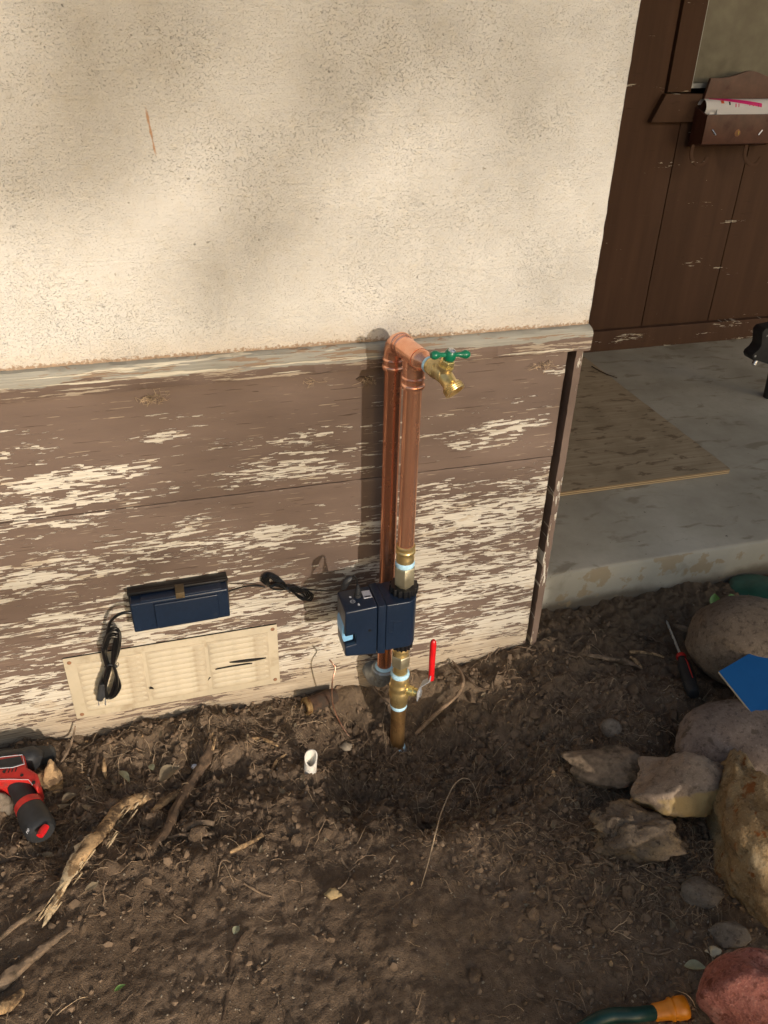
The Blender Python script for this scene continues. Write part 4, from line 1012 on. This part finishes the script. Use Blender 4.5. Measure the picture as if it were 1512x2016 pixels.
stick('root_piece', [(-15, 1995), (15, 1985), (38, 1965), (45, 1950)], [.009, .009, .007, .003], M['split'], 'orange torn root end in the bottom left corner', 'root', seed=16)
stick('stick', [(-10, 1860), (30, 1825), (75, 1795), (110, 1770)], [.003, .0045, .004, .002], M['woodgrey'], 'grey stick at the left edge beside the pale pointed end', 'stick', seed=17)
stick('root', [(484, 1836), (462, 1870), (452, 1920), (446, 1970), (438, 2010)], [.0022, .0035, .0035, .003, .002], M['bark'], 'long dark thin root lying lengthwise at the bottom, left of centre', 'root', [0, -.001, -.001, -.001, -.001], seed=18)
stick('root', [(156, 1462), (146, 1478), (132, 1494), (116, 1510)], [.0012, .0022, .0028, .002], M['woodgrey'], 'thin forked twig sticking up against the wall right of the drill', 'twig', [.045, .025, .01, 0], seed=19)
stick('stick', [(196, 1500), (188, 1525), (178, 1550)], [.002, .003, .003], M['bark'], 'small dark upright stick right of the orange wood chunk', 'stick', [.02, .01, 0], seed=20)
stick('stick', [(207, 1502), (206, 1518), (210, 1536)], [.002, .0042, .002], M['split'], 'tiny orange splinter right of the small dark upright stick', 'stick', [.01, .006, 0], seed=21)
stick('root', [(889, 1322), (905, 1345), (910, 1365), (898, 1390), (870, 1415), (845, 1432), (818, 1450)], [.0018, .003, .0032, .0036, .0042, .0045, .0035], M['root'], 'curved brown root leaning in the hole right of the riser', 'root', [.03, .03, .028, .03, .03, .02, .005], seed=22, jit=.2, n=5)
stick('root', [(893, 1318), (915, 1340), (940, 1358), (972, 1358)], [.0015, .002, .002, .001], M['bark'], 'thin dark root looping away from the wall right of the valve', 'root', [.02, .016, .006, 0], seed=23, jit=.2)
stick('root', [(716, 1340), (735, 1362), (755, 1385), (775, 1400)], [.0012, .0018, .0018, .0012], M['root'], 'thin root slanting behind the riser from the wall', 'root', [.02, .016, .012, .01], seed=24, jit=.2)
stick('root', [(945, 1588), (930, 1566), (912, 1562), (890, 1580), (868, 1625), (858, 1655), (848, 1690), (838, 1722), (828, 1750)], [.0006, .0008, .0009, .0011, .0013, .0012, .0011, .0010, .0005], M['rootlight'], 'long pale root arching out of the hole in front of the riser', 'root', [0, .03, .045, .05, .045, .035, .022, .01, 0], seed=25, jit=.15)
stick('stick', [(1165, 1675), (1185, 1692), (1205, 1705), (1222, 1712)], [.0042, .0045, .0035, .003], M['woodgrey'], 'short stick left of the root stump in the shade', 'stick', seed=26)
stick('bark_strip', [(1112, 1283), (1160, 1292), (1200, 1300), (1232, 1306), (1265, 1318)], [.002, .0045, .005, .006, .003], M['woodgrey'], 'ragged bark strip on the dirt left of the screwdriver', 'bark', seed=27, jit=.7)
stick('wood_piece', [(1238, 1290), (1262, 1290), (1290, 1294), (1306, 1299)], [.0045, .004, .003, .0015], M['split'], 'pale orange splinter lying just left of the screwdriver shaft', 'wood piece', [.006]*4, seed=28)
stick('wood_piece', [(1240, 1298), (1252, 1308), (1264, 1318)], [.0035, .0045, .0015], M['split'], 'small pale splinter under the larger orange splinter', 'wood piece', [.004]*3, seed=29)
stick('bark_strip', [(1325, 1232), (1345, 1240), (1365, 1248)], [.003, .007, .004], M['woodgrey'], 'grey bark flake between the screwdriver tip and the boulder', 'bark', seed=30)
stick('bark_strip', [(1140, 1482), (1162, 1500), (1190, 1512), (1220, 1530)], [.003, .007, .008, .004], M['woodgrey'], 'flat brown bark strip on top of the low lump', 'bark', [.01, .016, .02, .01], seed=31)
stick('bark_strip', [(563, 1486), (545, 1500), (535, 1520), (528, 1532)], [.002, .0035, .003, .001], M['split'], 'curled orange bark shred left of the white plastic pipe', 'bark', seed=32)
stick('bark_strip', [(495, 1454), (515, 1458), (535, 1464), (548, 1470)], [.002, .0045, .004, .002], M['split'], 'orange bark sliver near the wall below the vent', 'bark', seed=33)
stick('stick', [(480, 1740), (500, 1752), (520, 1762), (536, 1766)], [.0012, .002, .0018, .001], M['root'], 'thin dark twig on packed dirt below the short pale stick', 'twig', seed=34)
rn = random.Random(77)

# copper earth wire
mb = MB(); W = [onY(649, 1299, -.070), onY(655, 1307, -.070), onY(660, 1316, -.075), onY(654, 1345, -.085), G(655, 1385, .05), G(668, 1420, .02), G(690, 1454, 0)]
mb.tube(bez(W, 6), .0016, 8); tag(mb.obj('copper_wire', M['wire']), 'thin bent copper wire standing up from the dirt left of the riser', 'wire')

# rusty pipe stub
rp = thing('rusty_pipe', 'short rusty capped pipe stub half buried at the foot of the wall', 'pipe', tuple(G(620, 1395)))
c = G(600, 1402); e = G(660, 1375); c.z += .015; e.z += .009; ax = (c-e).normalized()
MB().lathe(e, ax, [(0, .015), (.01, .0175), ((c-e).length-.014, .017), ((c-e).length-.012, .0158)], 20).obj('pipe_body', M['rust'], rp)
MB().lathe(c-ax*.012, ax, [(0, .0165), (.002, .0188), (.005, .0180), (.009, .0188), (.012, .0182), (.013, .0165), (.013, .0128), (.004, .0125)], 24).obj('threaded_end', M['rust_ring'], rp)
MB().lathe(c-ax*.006, ax, [(0, .0125), (.001, .0125)], 18).obj('pipe_bore', M['rust_in'], rp)

# white plastic pipe offcut, cut on a slant
c = G(610, 1516); R_ = .0125; mb = MB(); n = 28; vs = []
cut = lambda a: .043+.010*math.sin(a+.3)
c.z -= .006
for rr2 in (R_, R_-.0022):
    for j in range(n):
        a = 2*PI*j/n; vs.append(c+Vector((rr2*math.cos(a), rr2*.9*math.sin(a), 0)))
    for j in range(n):
        a = 2*PI*j/n; h = .046-.024*(.5+.5*math.cos(a+PI*.62))**1.6
        vs.append(c+Vector((.004+rr2*math.cos(a), .004+rr2*.9*math.sin(a), h)))
fs = []
for j in range(n):
    k = (j+1) % n; fs += [(j, k, n+k, n+j), (2*n+j, 3*n+j, 3*n+k, 2*n+k), (n+j, n+k, 3*n+k, 3*n+j), (j, 2*n+j, 2*n+k, k)]
tag(mb.add(vs, fs, True).obj('plastic_pipe', M['white']), 'short white plastic pipe offcut cut on a slant standing in the dirt', 'pipe offcut')

# ------------------------------------------------------------------ screwdriver
sd_ = thing('screwdriver', 'screwdriver with black and red handle leaning in the dirt by the boulders', 'screwdriver', tuple(G(1350, 1340)))
tip = G(1312, 1222, .004); nk = G(1341, 1293, .022); hb = G(1366, 1368, .024); hx = (hb-nk).normalized()
MB().tube([tip, tip.lerp(nk, .06), nk], [.0012, .0030, .0030], 10).obj('shaft', M['steel'], sd_)
L_ = (hb-nk).length
MB().lathe(nk-hx*.006, hx, [(0, .006), (.002, .0105), (.008, .0115), (.012, .009)], 18).obj('red_collar', M['redplastic'], sd_)
MB().lathe(nk, hx, [(.004, .0085), (.010, .0085), (.020, .0120), (.035, .0150), (L_*.7, .0150), (L_-.008, .0140), (L_-.002, .0115), (L_, .006)], 12).obj('handle', M['blackrub'], sd_)
up_ = (Vector((0, -.5, 1))-hx*Vector((0, -.5, 1)).dot(hx)).normalized()
q = nk+up_*.0136
MB().tube([q+hx*.020-up_*.002, q+hx*.040+up_*.0012, q+hx*(L_*.7)+up_*.0012], [.0012, .002, .0012], 6).obj('red_stripe', M['redplastic'], sd_)

# ------------------------------------------------------------------ blue card on the boulders
zq = .215
quad = [onZ(1415, 1322, .225), onZ(1487, 1412, .20), onZ(1640, 1530, .20), onZ(1640, 1190, .235)]
mb = MB(); q = quad; pts = [q[0], q[0].lerp(q[1], .93), q[1]+Vector((.012, -.002, 0)), q[1]+Vector((.020, -.012, 0)), q[2], q[3]]
vs = [p.copy() for p in pts]+[p-Vector((0, 0, .0045)) for p in pts]; n = 6
mb.add(vs, [tuple(range(n)), tuple(range(2*n-1, n-1, -1))]+[(i, i+n, (i+1) % n+n, (i+1) % n) for i in range(n)])
bc = mb.obj('blue_card', M['blue']); bc.data.materials.append(M['cream'])
for p in bc.data.polygons:
    if abs(p.normal.z) < .6: p.material_index = 1
tag(bc, 'flat blue card with a cream edge resting on the boulders at the right', 'card')

# ------------------------------------------------------------------ garden hose with orange connector
hs = thing('garden_hose', 'dark green garden hose end with an orange connector in the bottom right corner', 'hose', tuple(G(1300, 1990)))
P = [G(x, y) for x, y in ((1110, 2060), (1160, 2025), (1200, 2008), (1250, 2006), (1288, 2001))]
for p in P: p.z += .012
MB().tube(bez(P, 8), .0105, 16).obj('hose', M['hose'], hs)
c = P[-1]; e = G(1342, 1992); e.z += .013; ax = (e-c).normalized(); L_ = (e-c).length
MB().lathe(c-ax*.004, ax, [(0, .0115), (.002, .0122), (.020, .0130), (.024, .0145), (.026, .0165), (.029, .0167), (.031, .0150), (.033, .0150), (.035, .0165), (.049, .0162), (.052, .0145), (.053, .012)], 28).obj('connector', M['orange'], hs)

# ------------------------------------------------------------------ drill
dr = thing('cordless_drill', 'red and black cordless drill lying on the dirt at the left edge', 'drill', tuple(G(40, 1560)))
DZ = .128
def DP(pts, z): return [onZ(x, y, z) for x, y in pts]
def plate(pts, zc, th, name, mat, bev=.006, parent=dr):
    P = DP(pts, zc+th/2); n = len(P)
    vs = P+[Vector((p.x, p.y, zc-th/2)) for p in P]
    return MB().add(vs, [tuple(range(n)), tuple(range(2*n-1, n-1, -1))]+[(i, i+n, (i+1) % n+n, (i+1) % n) for i in range(n)]).obj(name, mat, parent, bevel=bev, seg=3)
MB().tube(bez(DP([(-60, 1519), (0, 1507), (50, 1500)], DZ-.004), 4), [.026]*9, 20).obj('motor_barrel', M['blackrub'], dr)
plate([(-60, 1496), (0, 1489), (30, 1483), (48, 1485), (52, 1510), (58, 1512), (74, 1522), (78, 1538), (72, 1553), (60, 1534), (25, 1536), (-60, 1542)], DZ, .048, 'red_shell', M['redplastic'])
plate([(-60, 1504), (-10, 1497), (40, 1488), (46, 1503), (20, 1510), (-60, 1520)], DZ+.024, .004, 'nameplate', M['blackrub'], .001)
q = MB(); Pn = DP([(-60, 1505), (5, 1490), (44, 1486), (48, 1504), (25, 1511), (-60, 1516)], DZ+.028); q.tube(Pn, .0006, 5, True); Pn = DP([(-60, 1536), (20, 1534), (56, 1535), (64, 1545)], DZ+.0245); q.tube(Pn, .0006, 5, True)
q.obj('white_outline', M['print'], dr)
MB().tube(DP([(46, 1494), (58, 1494), (68, 1498), (73, 1502)], DZ), [.021, .024, .022, .014], 18).obj('rear_cap', M['blackrub'], dr)
a, b, c = DP([(32, 1533), (46, 1580), (66, 1600)], DZ)
MB().tube(bez(DP([(34, 1528), (42, 1552), (50, 1572), (57, 1588)], DZ), 5), [.0215]*6+[.020]*5+[.0205, .021, .0215, .022, .0225], 20, flat=.85).obj('grip', M['blackrub'], dr)
MB().tube(bez(DP([(20, 1540), (5, 1545), (-20, 1552)], DZ-.006), 4), [.016]*9, 16).obj('trigger_guard', M['blackrub'], dr)
MB().tube(DP([(55, 1584), (60, 1594)], DZ), [.0235, .0240], 22).obj('red_band', M['redplastic'], dr)
MB().tube(bez(DP([(60, 1595), (70, 1615), (84, 1640)], DZ), 4), [.0235, .024, .0245, .0255, .026, .026, .0258, .025, .020], 22).obj('battery', M['blackrub'], dr)
p = DP([(82, 1640)], DZ+.02)[0]
MB().tube(DP([(91, 1626), (84, 1636), (78, 1646)], DZ+.018), [.006, .0075, .006], 10, flat=.8).obj('battery_button', M['red'], dr)
def text(s, name, mat, p, xd, yd, size, parent):
    cu_ = bpy.data.curves.new(name, 'FONT'); cu_.body = s; cu_.size = size; cu_.extrude = .0002; cu_.align_x = 'CENTER'; cu_.shear = .3; cu_.resolution_u = 2
    o = bpy.data.objects.new(name, cu_); dg = bpy.context.evaluated_depsgraph_get()
    me_ = bpy.data.meshes.new_from_object(o); bpy.data.objects.remove(o); me_.materials.append(mat)
    xd = xd.normalized(); zd = xd.cross(yd).normalized(); yd = zd.cross(xd)
    o = bpy.data.objects.new(name, me_); COL.objects.link(o); o.parent = parent
    mw = Matrix((xd, yd, zd)).transposed().to_4x4(); mw.translation = Vector(p)-parent.location; o.matrix_local = mw
    return o
A, B = DP([(52, 1642), (66, 1612)], DZ+.02); mid = DP([(61, 1628)], DZ+.0165)[0]
text('Milwaukee', 'lettering', M['print'], mid, (B-A), Vector((-.5, .2, .8)), .0068, dr)
MB().tube(DP([(76, 1494), (86, 1491)], DZ-.01), .0018, 6).obj('red_tip', M['redplastic'], dr)
for (px, py, r_) in ((43, 1526, .0032), (8, 1519, .003), (-12, 1524, .003), (66, 1540, .0035)):
    MB().lathe(onZ(px, py, DZ+.0245), (0, 0, 1), [(-.002, r_), (.0006, r_*.9)], 12).obj('shell_screw', M['black'], dr)
for k in range(4): MB().tube(DP([(12+k*7, 1514-k), (9+k*7, 1522-k)], DZ+.0245), .0009, 6).obj('air_slot', M['black'], dr)
# grey tray behind the drill
tb = MB(); P = [onZ(x, y, .105) for x, y in ((-80, 1478), (40, 1470), (100, 1464), (108, 1470), (106, 1486), (60, 1500), (-80, 1515))]
tb.add(P+[Vector((p.x, p.y, .085)) for p in P], [tuple(range(7)), tuple(range(13, 6, -1))]+[(i, i+7, (i+1) % 7+7, (i+1) % 7) for i in range(7)])
tag(tb.obj('grey_tray', simple('grey_plastic', (.045, .05, .052), .6, 0, .3, 30, .0006, dirt=(.10, .085, .06), dsc=20), bevel=.005), 'flat dark grey plastic lid behind the drill against the wall', 'lid')

# ------------------------------------------------------------------ leaves worth naming
def leaf(px, py, L_, W_, ang_, mat, label, name='leaf', lift=.004, curl=.25, up=None):
    g = G(px, py); g.z += lift; n = 8; vs = []
    for i in range(n+1):
        t = i/n; w_ = W_*math.sin(PI*t**.8)*.5
        for s_ in (-1, -.5, 0, .5, 1): vs.append((t*L_-L_/2, s_*w_, curl*W_*(s_*s_)*math.sin(PI*t)+curl*L_*.3*math.sin(PI*t)))
    fs = [(i*5+j, i*5+j+1, (i+1)*5+j+1, (i+1)*5+j) for i in range(n) for j in range(4)]
    mb = MB(); mb.add(vs, fs, True); o = mb.obj(name, mat); o.location = g; o.rotation_euler = (random.uniform(-.2, .2), up if up is not None else random.uniform(-.2, .2), ang_)
    tag(o, label, 'leaf'); return o
leaf(1402, 1196, .042, .026, 1.0, M['leafgreen'], 'fresh green leaf propped between the big boulder and the step', lift=.020, up=-.5)
leaf(1440, 1185, .03, .018, .2, M['leafgreen'], 'second green leaf tucked behind the big boulder', lift=.012)
leaf(247, 1537, .042, .014, -1.1, M['leafpale'], 'narrow pale green leaf left of the bark branch', lift=.01)
leaf(335, 1527, .045, .034, .4, M['leafdry'], 'dry greyish lobed leaf left of the bark branch top')
leaf(1368, 1907, .034, .017, -.5, M['leafpale'], 'pale pointed leaf in the shade left of the red rock')
leaf(1330, 1402, .030, .022, .1, M['leafdry'], 'crumpled grey leaf between pebble and pale stone')
leaf(237, 1948, .018, .007, .3, M['leafgreen'], 'tiny green leaf on dirt near the bottom')
leaf(384, 1513, .016, .011, .3, M['paper'], 'small bluish white scrap beside the bark branch top', 'scrap')
leaf(300, 1516, .02, .012, 1.8, M['leafpale'], 'grey curled leaf above the splintered branch', lift=.008)
leaf(138, 1576, .030, .020, .3, M['leafdry'], 'grey leaf with a hole right of the drill grip', lift=.006)
leaf(120, 1597, .040, .012, .2, M['leafdry'], 'tan curled leaf right of the drill battery', lift=.006)
leaf(466, 1834, .016, .012, .9, M['leafpale'], 'pale triangular leaf beside the long dark root')
mb = MB()
for i in range(7):
    a = G(1318+i*2, 1610+i); b = a+Vector((random.uniform(-.01, .03), random.uniform(-.02, .0), random.uniform(.008, .02))); mb.tube([a, a.lerp(b, .6)+Vector((0, 0, .004)), b], [.0014, .0011, .0002], 4, flat=.3)
tag(mb.obj('grass_tuft', simple('grass_blade', (.035, .085, .02), .5)), 'small tuft of green grass below the broken yellow rock', 'grass tuft')

# ------------------------------------------------------------------ loose stuff on the soil
def in_view_points(n, rn, wfun=None):
    out = []
    while len(out) < n:
        px, py = rn.uniform(-40, 1550), rn.uniform(1180, 2080)
        p = onZ(px, py, .07)
        if p.y > .0 and p.x < .36: continue
        if p.y > .115: continue
        if wfun and rn.random() > wfun(px, py): continue
        out.append((px, py, p.x, p.y))
    return out
def roughness(px, py):
    a = .025
    a += .9*math.exp(-((px-880)/260)**2-((py-1490)/150)**2)
    a += .8*math.exp(-((px-170)/260)**2-((py-1600)/130)**2)
    a += .6*math.exp(-((px-1200)/180)**2-((py-1600)/260)**2)
    a += .5*math.exp(-((px-520)/200)**2-((py-1440)/60)**2)
    a += .75*math.exp(-((px-1390)/130)**2-((py-1700)/120)**2)
    return min(1, a)
# clods
rn = random.Random(21)
ico = bmesh.new(); bmesh.ops.create_icosphere(ico, subdivisions=1, radius=1); IV = [v.co.copy() for v in ico.verts]; IF = [tuple(v.index for v in f.verts) for f in ico.faces]; ico.free()
def scatter(name, n, smin, smax, mat, wf, flat=.8, sm=True, pw=2.5, lift=.2, seed=1):
    rn = random.Random(seed); P = in_view_points(n, rn, wf)
    zs = gheight(np.array([p[2] for p in P]), np.array([p[3] for p in P]))
    mb = MB()
    for (px, py, x, y), z in zip(P, zs):
        s = smin+(smax-smin)*rn.random()**pw
        R = Quaternion(Vector((rn.gauss(0, 1), rn.gauss(0, 1), rn.gauss(0, 1))).normalized(), rn.uniform(0, 6)).to_matrix()
        ax = (rn.uniform(.7, 1.3), rn.uniform(.6, 1.1), flat*rn.uniform(.5, 1.1))
        o = Vector((x, y, z+s*lift)); jj = [rn.uniform(.72, 1.22) for _ in IV]
        mb.add([o+R @ Vector((v.x*ax[0], v.y*ax[1], v.z*ax[2]))*s*j for v, j in zip(IV, jj)], IF, sm)
    return tag(mb.obj(name, mat), kind='stuff')
scatter('soil_clods', 12000, .0009, .0085, M['clod'], roughness, seed=2, pw=4)
scatter('grit', 3800, .0006, .0028, M['pebble'], lambda a, b: .5+.5*roughness(a, b), seed=3, pw=3, sm=False)
scatter('bark_crumbs', 1500, .0012, .0065, M['woodgrey'], lambda a, b: roughness(a, b)**1.5, .35, False, 3, .4, 4)
scatter('wood_chips', 520, .001, .0055, M['split'], lambda a, b: roughness(a, b)**1.5, .25, False, 3, .5, 5)
# lumps of dug-up soil heaped round the hole
def ringw(px, py):
    return math.exp(-((px-900)/230)**2-((py-1440)/70)**2)+.8*math.exp(-((px-760)/200)**2-((py-1580)/60)**2)+.6*math.exp(-((px-150)/180)**2-((py-1600)/90)**2)+.5*math.exp(-((px-1120)/120)**2-((py-1600)/160)**2)
scatter('dug_soil_lumps', 420, .004, .017, M['dirt'], ringw, .8, True, 1.6, .15, 9)
# fine roots
def roots(name, n, mat, rmin, rmax, lmin, lmax, seed, wf, lift=.004, wild=.5, k=3):
    rn = random.Random(seed); P = in_view_points(n, rn, wf); mb = MB()
    allp = []
    for (px, py, x, y) in P:
        L_ = rn.uniform(lmin, lmax)*(1 if rn.random() < .8 else 1.7); m_ = 6; a = rn.uniform(0, 2*PI); st_ = L_/m_; h0 = rn.random()**2*lift*3; pts = []
        cx, cy = x, y; up = rn.random() < .25
        for i in range(m_+1):
            pts.append((cx, cy, (h0*math.sin(PI*i/m_)+lift*.25) if not up else (h0+lift)*i/m_*1.5)); a += rn.gauss(0, wild); cx += math.cos(a)*st_; cy += math.sin(a)*st_
            if cx < .36 and cy > -.004: cy = -.004
        allp.append((pts, rmin+(rmax-rmin)*rn.random()**2))
    xs = np.array([[p[0] for p in q[0]] for q in allp]); ys = np.array([[p[1] for p in q[0]] for q in allp]); zz = gheight(xs, ys)
    zz = np.maximum(zz, .5*(np.roll(zz, 1, 1)+np.roll(zz, -1, 1)))if False else zz
    for i, (pts, r) in enumerate(allp):
        Q = [Vector((p[0], p[1], zz[i, j]+p[2])) for j, p in enumerate(pts)]
        mb.tube(Q, [r*(1-.6*j/len(Q)) for j in range(len(Q))], k, False)
    return tag(mb.obj(name, mat), kind='stuff')
rw = lambda a, b: roughness(a, b)**1.2
roots('dark_rootlets', 3200, M['root'], .0002, .0010, .012, .045, 31, rw, .005)
roots('pale_rootlets', 1100, M['rootlight'], .00015, .0007, .008, .040, 32, rw, .006)
roots('twig_litter', 480, M['woodgrey'], .0006, .0022, .015, .05, 33, rw, .004, .3, 5)
roots('straw_litter', 200, M['rootlight'], .0004, .0010, .015, .05, 34, rw, .005, .12, 4)
# leaf litter
rn = random.Random(6); mb = MB()
for (px, py, x, y) in in_view_points(170, rn, lambda a, b: roughness(a, b)**2):
    z = gz(x, y)+.003; s = rn.uniform(.004, .012); R = Matrix.Rotation(rn.uniform(0, 6), 3, 'Z') @ Matrix.Rotation(rn.gauss(0, .5), 3, 'X')
    vs = [Vector((x, y, z))+R @ Vector(v)*s for v in ((-1, 0, 0), (-.3, -.5, .2), (.5, -.35, .15), (1, 0, .1), (.4, .4, .2), (-.4, .45, .1))]
    mb.add(vs, [(0, 1, 2, 3), (0, 3, 4, 5)])
tag(mb.obj('leaf_litter', M['leafdry']), kind='stuff')

# ------------------------------------------------------------------ behind the photographer: added unseen hedges and a tree that throw the shade
LV = [(-.5, -.5), (.5, -.5), (.5, .5), (-.5, .5)]
def leaves(P, s0, s1, seed):
    rn = random.Random(seed); mb = MB()
    for p in P:
        s = rn.uniform(s0, s1); q = Quaternion(Vector((rn.gauss(0, 1), rn.gauss(0, 1), rn.gauss(0, 1))).normalized(), rn.uniform(0, 6)).to_matrix()
        mb.add([Vector(p)+q @ Vector((a*s, b*s*.55, 0)) for a, b in LV], [(0, 1, 2, 3)])
    return mb
def uw(u, w_, t):   # point t metres out from the wall whose sun shadow falls at wall place (u, w_)
    return Vector((u+.305*t, -t, w_+.22*t))
rn = random.Random(8)
hd1 = thing('added_hedge', 'unseen low bank of foliage added behind the photographer to shade the ground', 'added_hedge', (1.4, -4.6, .06))  # added sun blocker, top edge shaped to shade the ground at right
def htop(u): return .0+.03*float(sstep(-.05, .36, u))-.10*float(sstep(-.22, -.42, u))
P = []
for i in range(5200):
    u = rn.uniform(-.42, 2.6); t = rn.uniform(4.3, 4.9); w_ = rn.uniform(-1.0, htop(u)+.012*rn.gauss(0, 1)); P.append(uw(u, w_, t))
leaves(P, .03, .07, 1).obj('foliage', M['foliage'], hd1)
q = MB(); us = list(np.linspace(-.36, 2.6, 30)); vs = []
for u in us:
    for t in (4.38, 4.8):
        h = uw(u, htop(u)-.03, t); vs += [(h.x, h.y, .03), tuple(h)]
fs = []
for i in range(len(us)-1):
    o = i*4; fs += [(o, o+4, o+5, o+1), (o+2, o+3, o+7, o+6), (o+1, o+5, o+7, o+3)]
fs += [(0, 1, 3, 2), (len(us)*4-4, len(us)*4-2, len(us)*4-1, len(us)*4-3)]
q.add(vs, fs).obj('stems', M['bark'], hd1)
hd2 = thing('tall_added_hedge', 'unseen tall bank of foliage added behind the photographer to shade the porch', 'added_hedge', (3.2, -4.6, .06))  # added sun blocker, placed to keep direct sun off the porch
P = []
for i in range(9000):
    u = rn.uniform(.40, 3.2); t = rn.uniform(4.3, 5.2); w_ = rn.uniform(-1.0, 2.0)
    if .41 < u < .7 and rn.random() < .15: continue
    P.append(uw(u+.03*rn.random(), w_, t))
leaves(P, .04, .09, 2).obj('foliage', M['foliage'], hd2)
vs = []
for u in (.47, 3.2):
    for t in (4.5, 5.0):
        for w_ in (None, 1.95):
            p = uw(u, w_ or 0, t); vs.append((p.x, p.y, .03 if w_ is None else p.z))
MB().add(vs, [(0, 1, 3, 2), (4, 6, 7, 5), (0, 4, 5, 1), (2, 3, 7, 6), (1, 5, 7, 3)]).obj('stems', M['bark'], hd2)
# tree: crown density planned in wall coordinates so that soft light patches fall as seen
def wallpt(px, py): p = onY(px, py); return p.x, p.z
GA = []   # (u, w, su, sw, strength): + shade, - light
def gauss(px, py, spx, spy, s_, rot=0): u, w_ = wallpt(px, py); GA.append((u, w_, spx*.0009, spy*.0009, s_, rot))
gauss(60, 40, 160, 170, 1.5, .5); gauss(255, 190, 70, 170, 1.3, -.35); gauss(0, 330, 90, 160, .15, 0)
gauss(690, 130, 75, 380, .9, -.6); gauss(440, 500, 70, 380, .75, -.6); gauss(900, 400, 80, 420, .35, -.6); gauss(1150, 60, 160, 250, .4, 0)
gauss(600, 10, 500, 90, .6, 0); gauss(320, 800, 180, 40, .5, -.1); gauss(560, 840, 250, 60, .1, 0); gauss(100, 1150, 300, 60, .4, -.1); gauss(1000, 780, 250, 120, .1, 0)
gauss(330, 330, 100, 130, -1.2, -.6); gauss(100, 620, 260, 120, -.9, 0); gauss(60, 900, 160, 140, -1.5, 0); gauss(1100, 560, 200, 100, -.3, 0); gauss(500, 1300, 500, 120, -.5, 0)
def dens(u, w_):
    s_ = .36
    for (a, b, su, sw, k, rot) in GA:
        dx, dz = u-a, w_-b; c_, n_ = math.cos(rot), math.sin(rot); p_, q_ = c_*dx+n_*dz, -n_*dx+c_*dz
        s_ += k*math.exp(-.5*((p_/su)**2+(q_/sw)**2))
    return max(0.0, s_)
tree = thing('shade_tree', 'broad leafy tree far behind the photographer', 'tree', (5.2, -15, .05))
P = []; rn = random.Random(12); DM = 2.6
for i in range(60000):
    u = rn.uniform(-1.4, 1.6); w_ = rn.uniform(-.3, 2.0)
    if rn.random() < dens(u, w_)/DM: P.append(uw(u, w_, rn.uniform(13.5, 16)))
P = P[:int(len(P)*.50)]
leaves(P, .03, .055, 3).obj('inner_foliage', M['foliage'], tree)
P = []
for i in range(9000):
    v = Vector((rn.gauss(0, 1), rn.gauss(0, 1), rn.gauss(0, 1))).normalized()*(rn.random()**.33); p = Vector((5.0+v.x*3.8, -15+v.y*2.8, 5.0+v.z*2.8))
    t = -p.y; u = p.x-.305*t; w_ = p.z-.22*t
    if -1.4 < u < 1.6 and -.3 < w_ < 2.0: continue
    P.append(p)
leaves(P, .10, .2, 4).obj('foliage', M['foliage'], tree)
MB().tube([(7.4, -15.4, -.1), (7.2, -15.3, 1.4), (6.8, -15.1, 2.9), (5.8, -15, 4.6)], [.22, .18, .15, .09], 10, jit=.1).obj('trunk', M['bark'], tree)
print('objects', len(bpy.data.objects), 'GROUND', len(V))
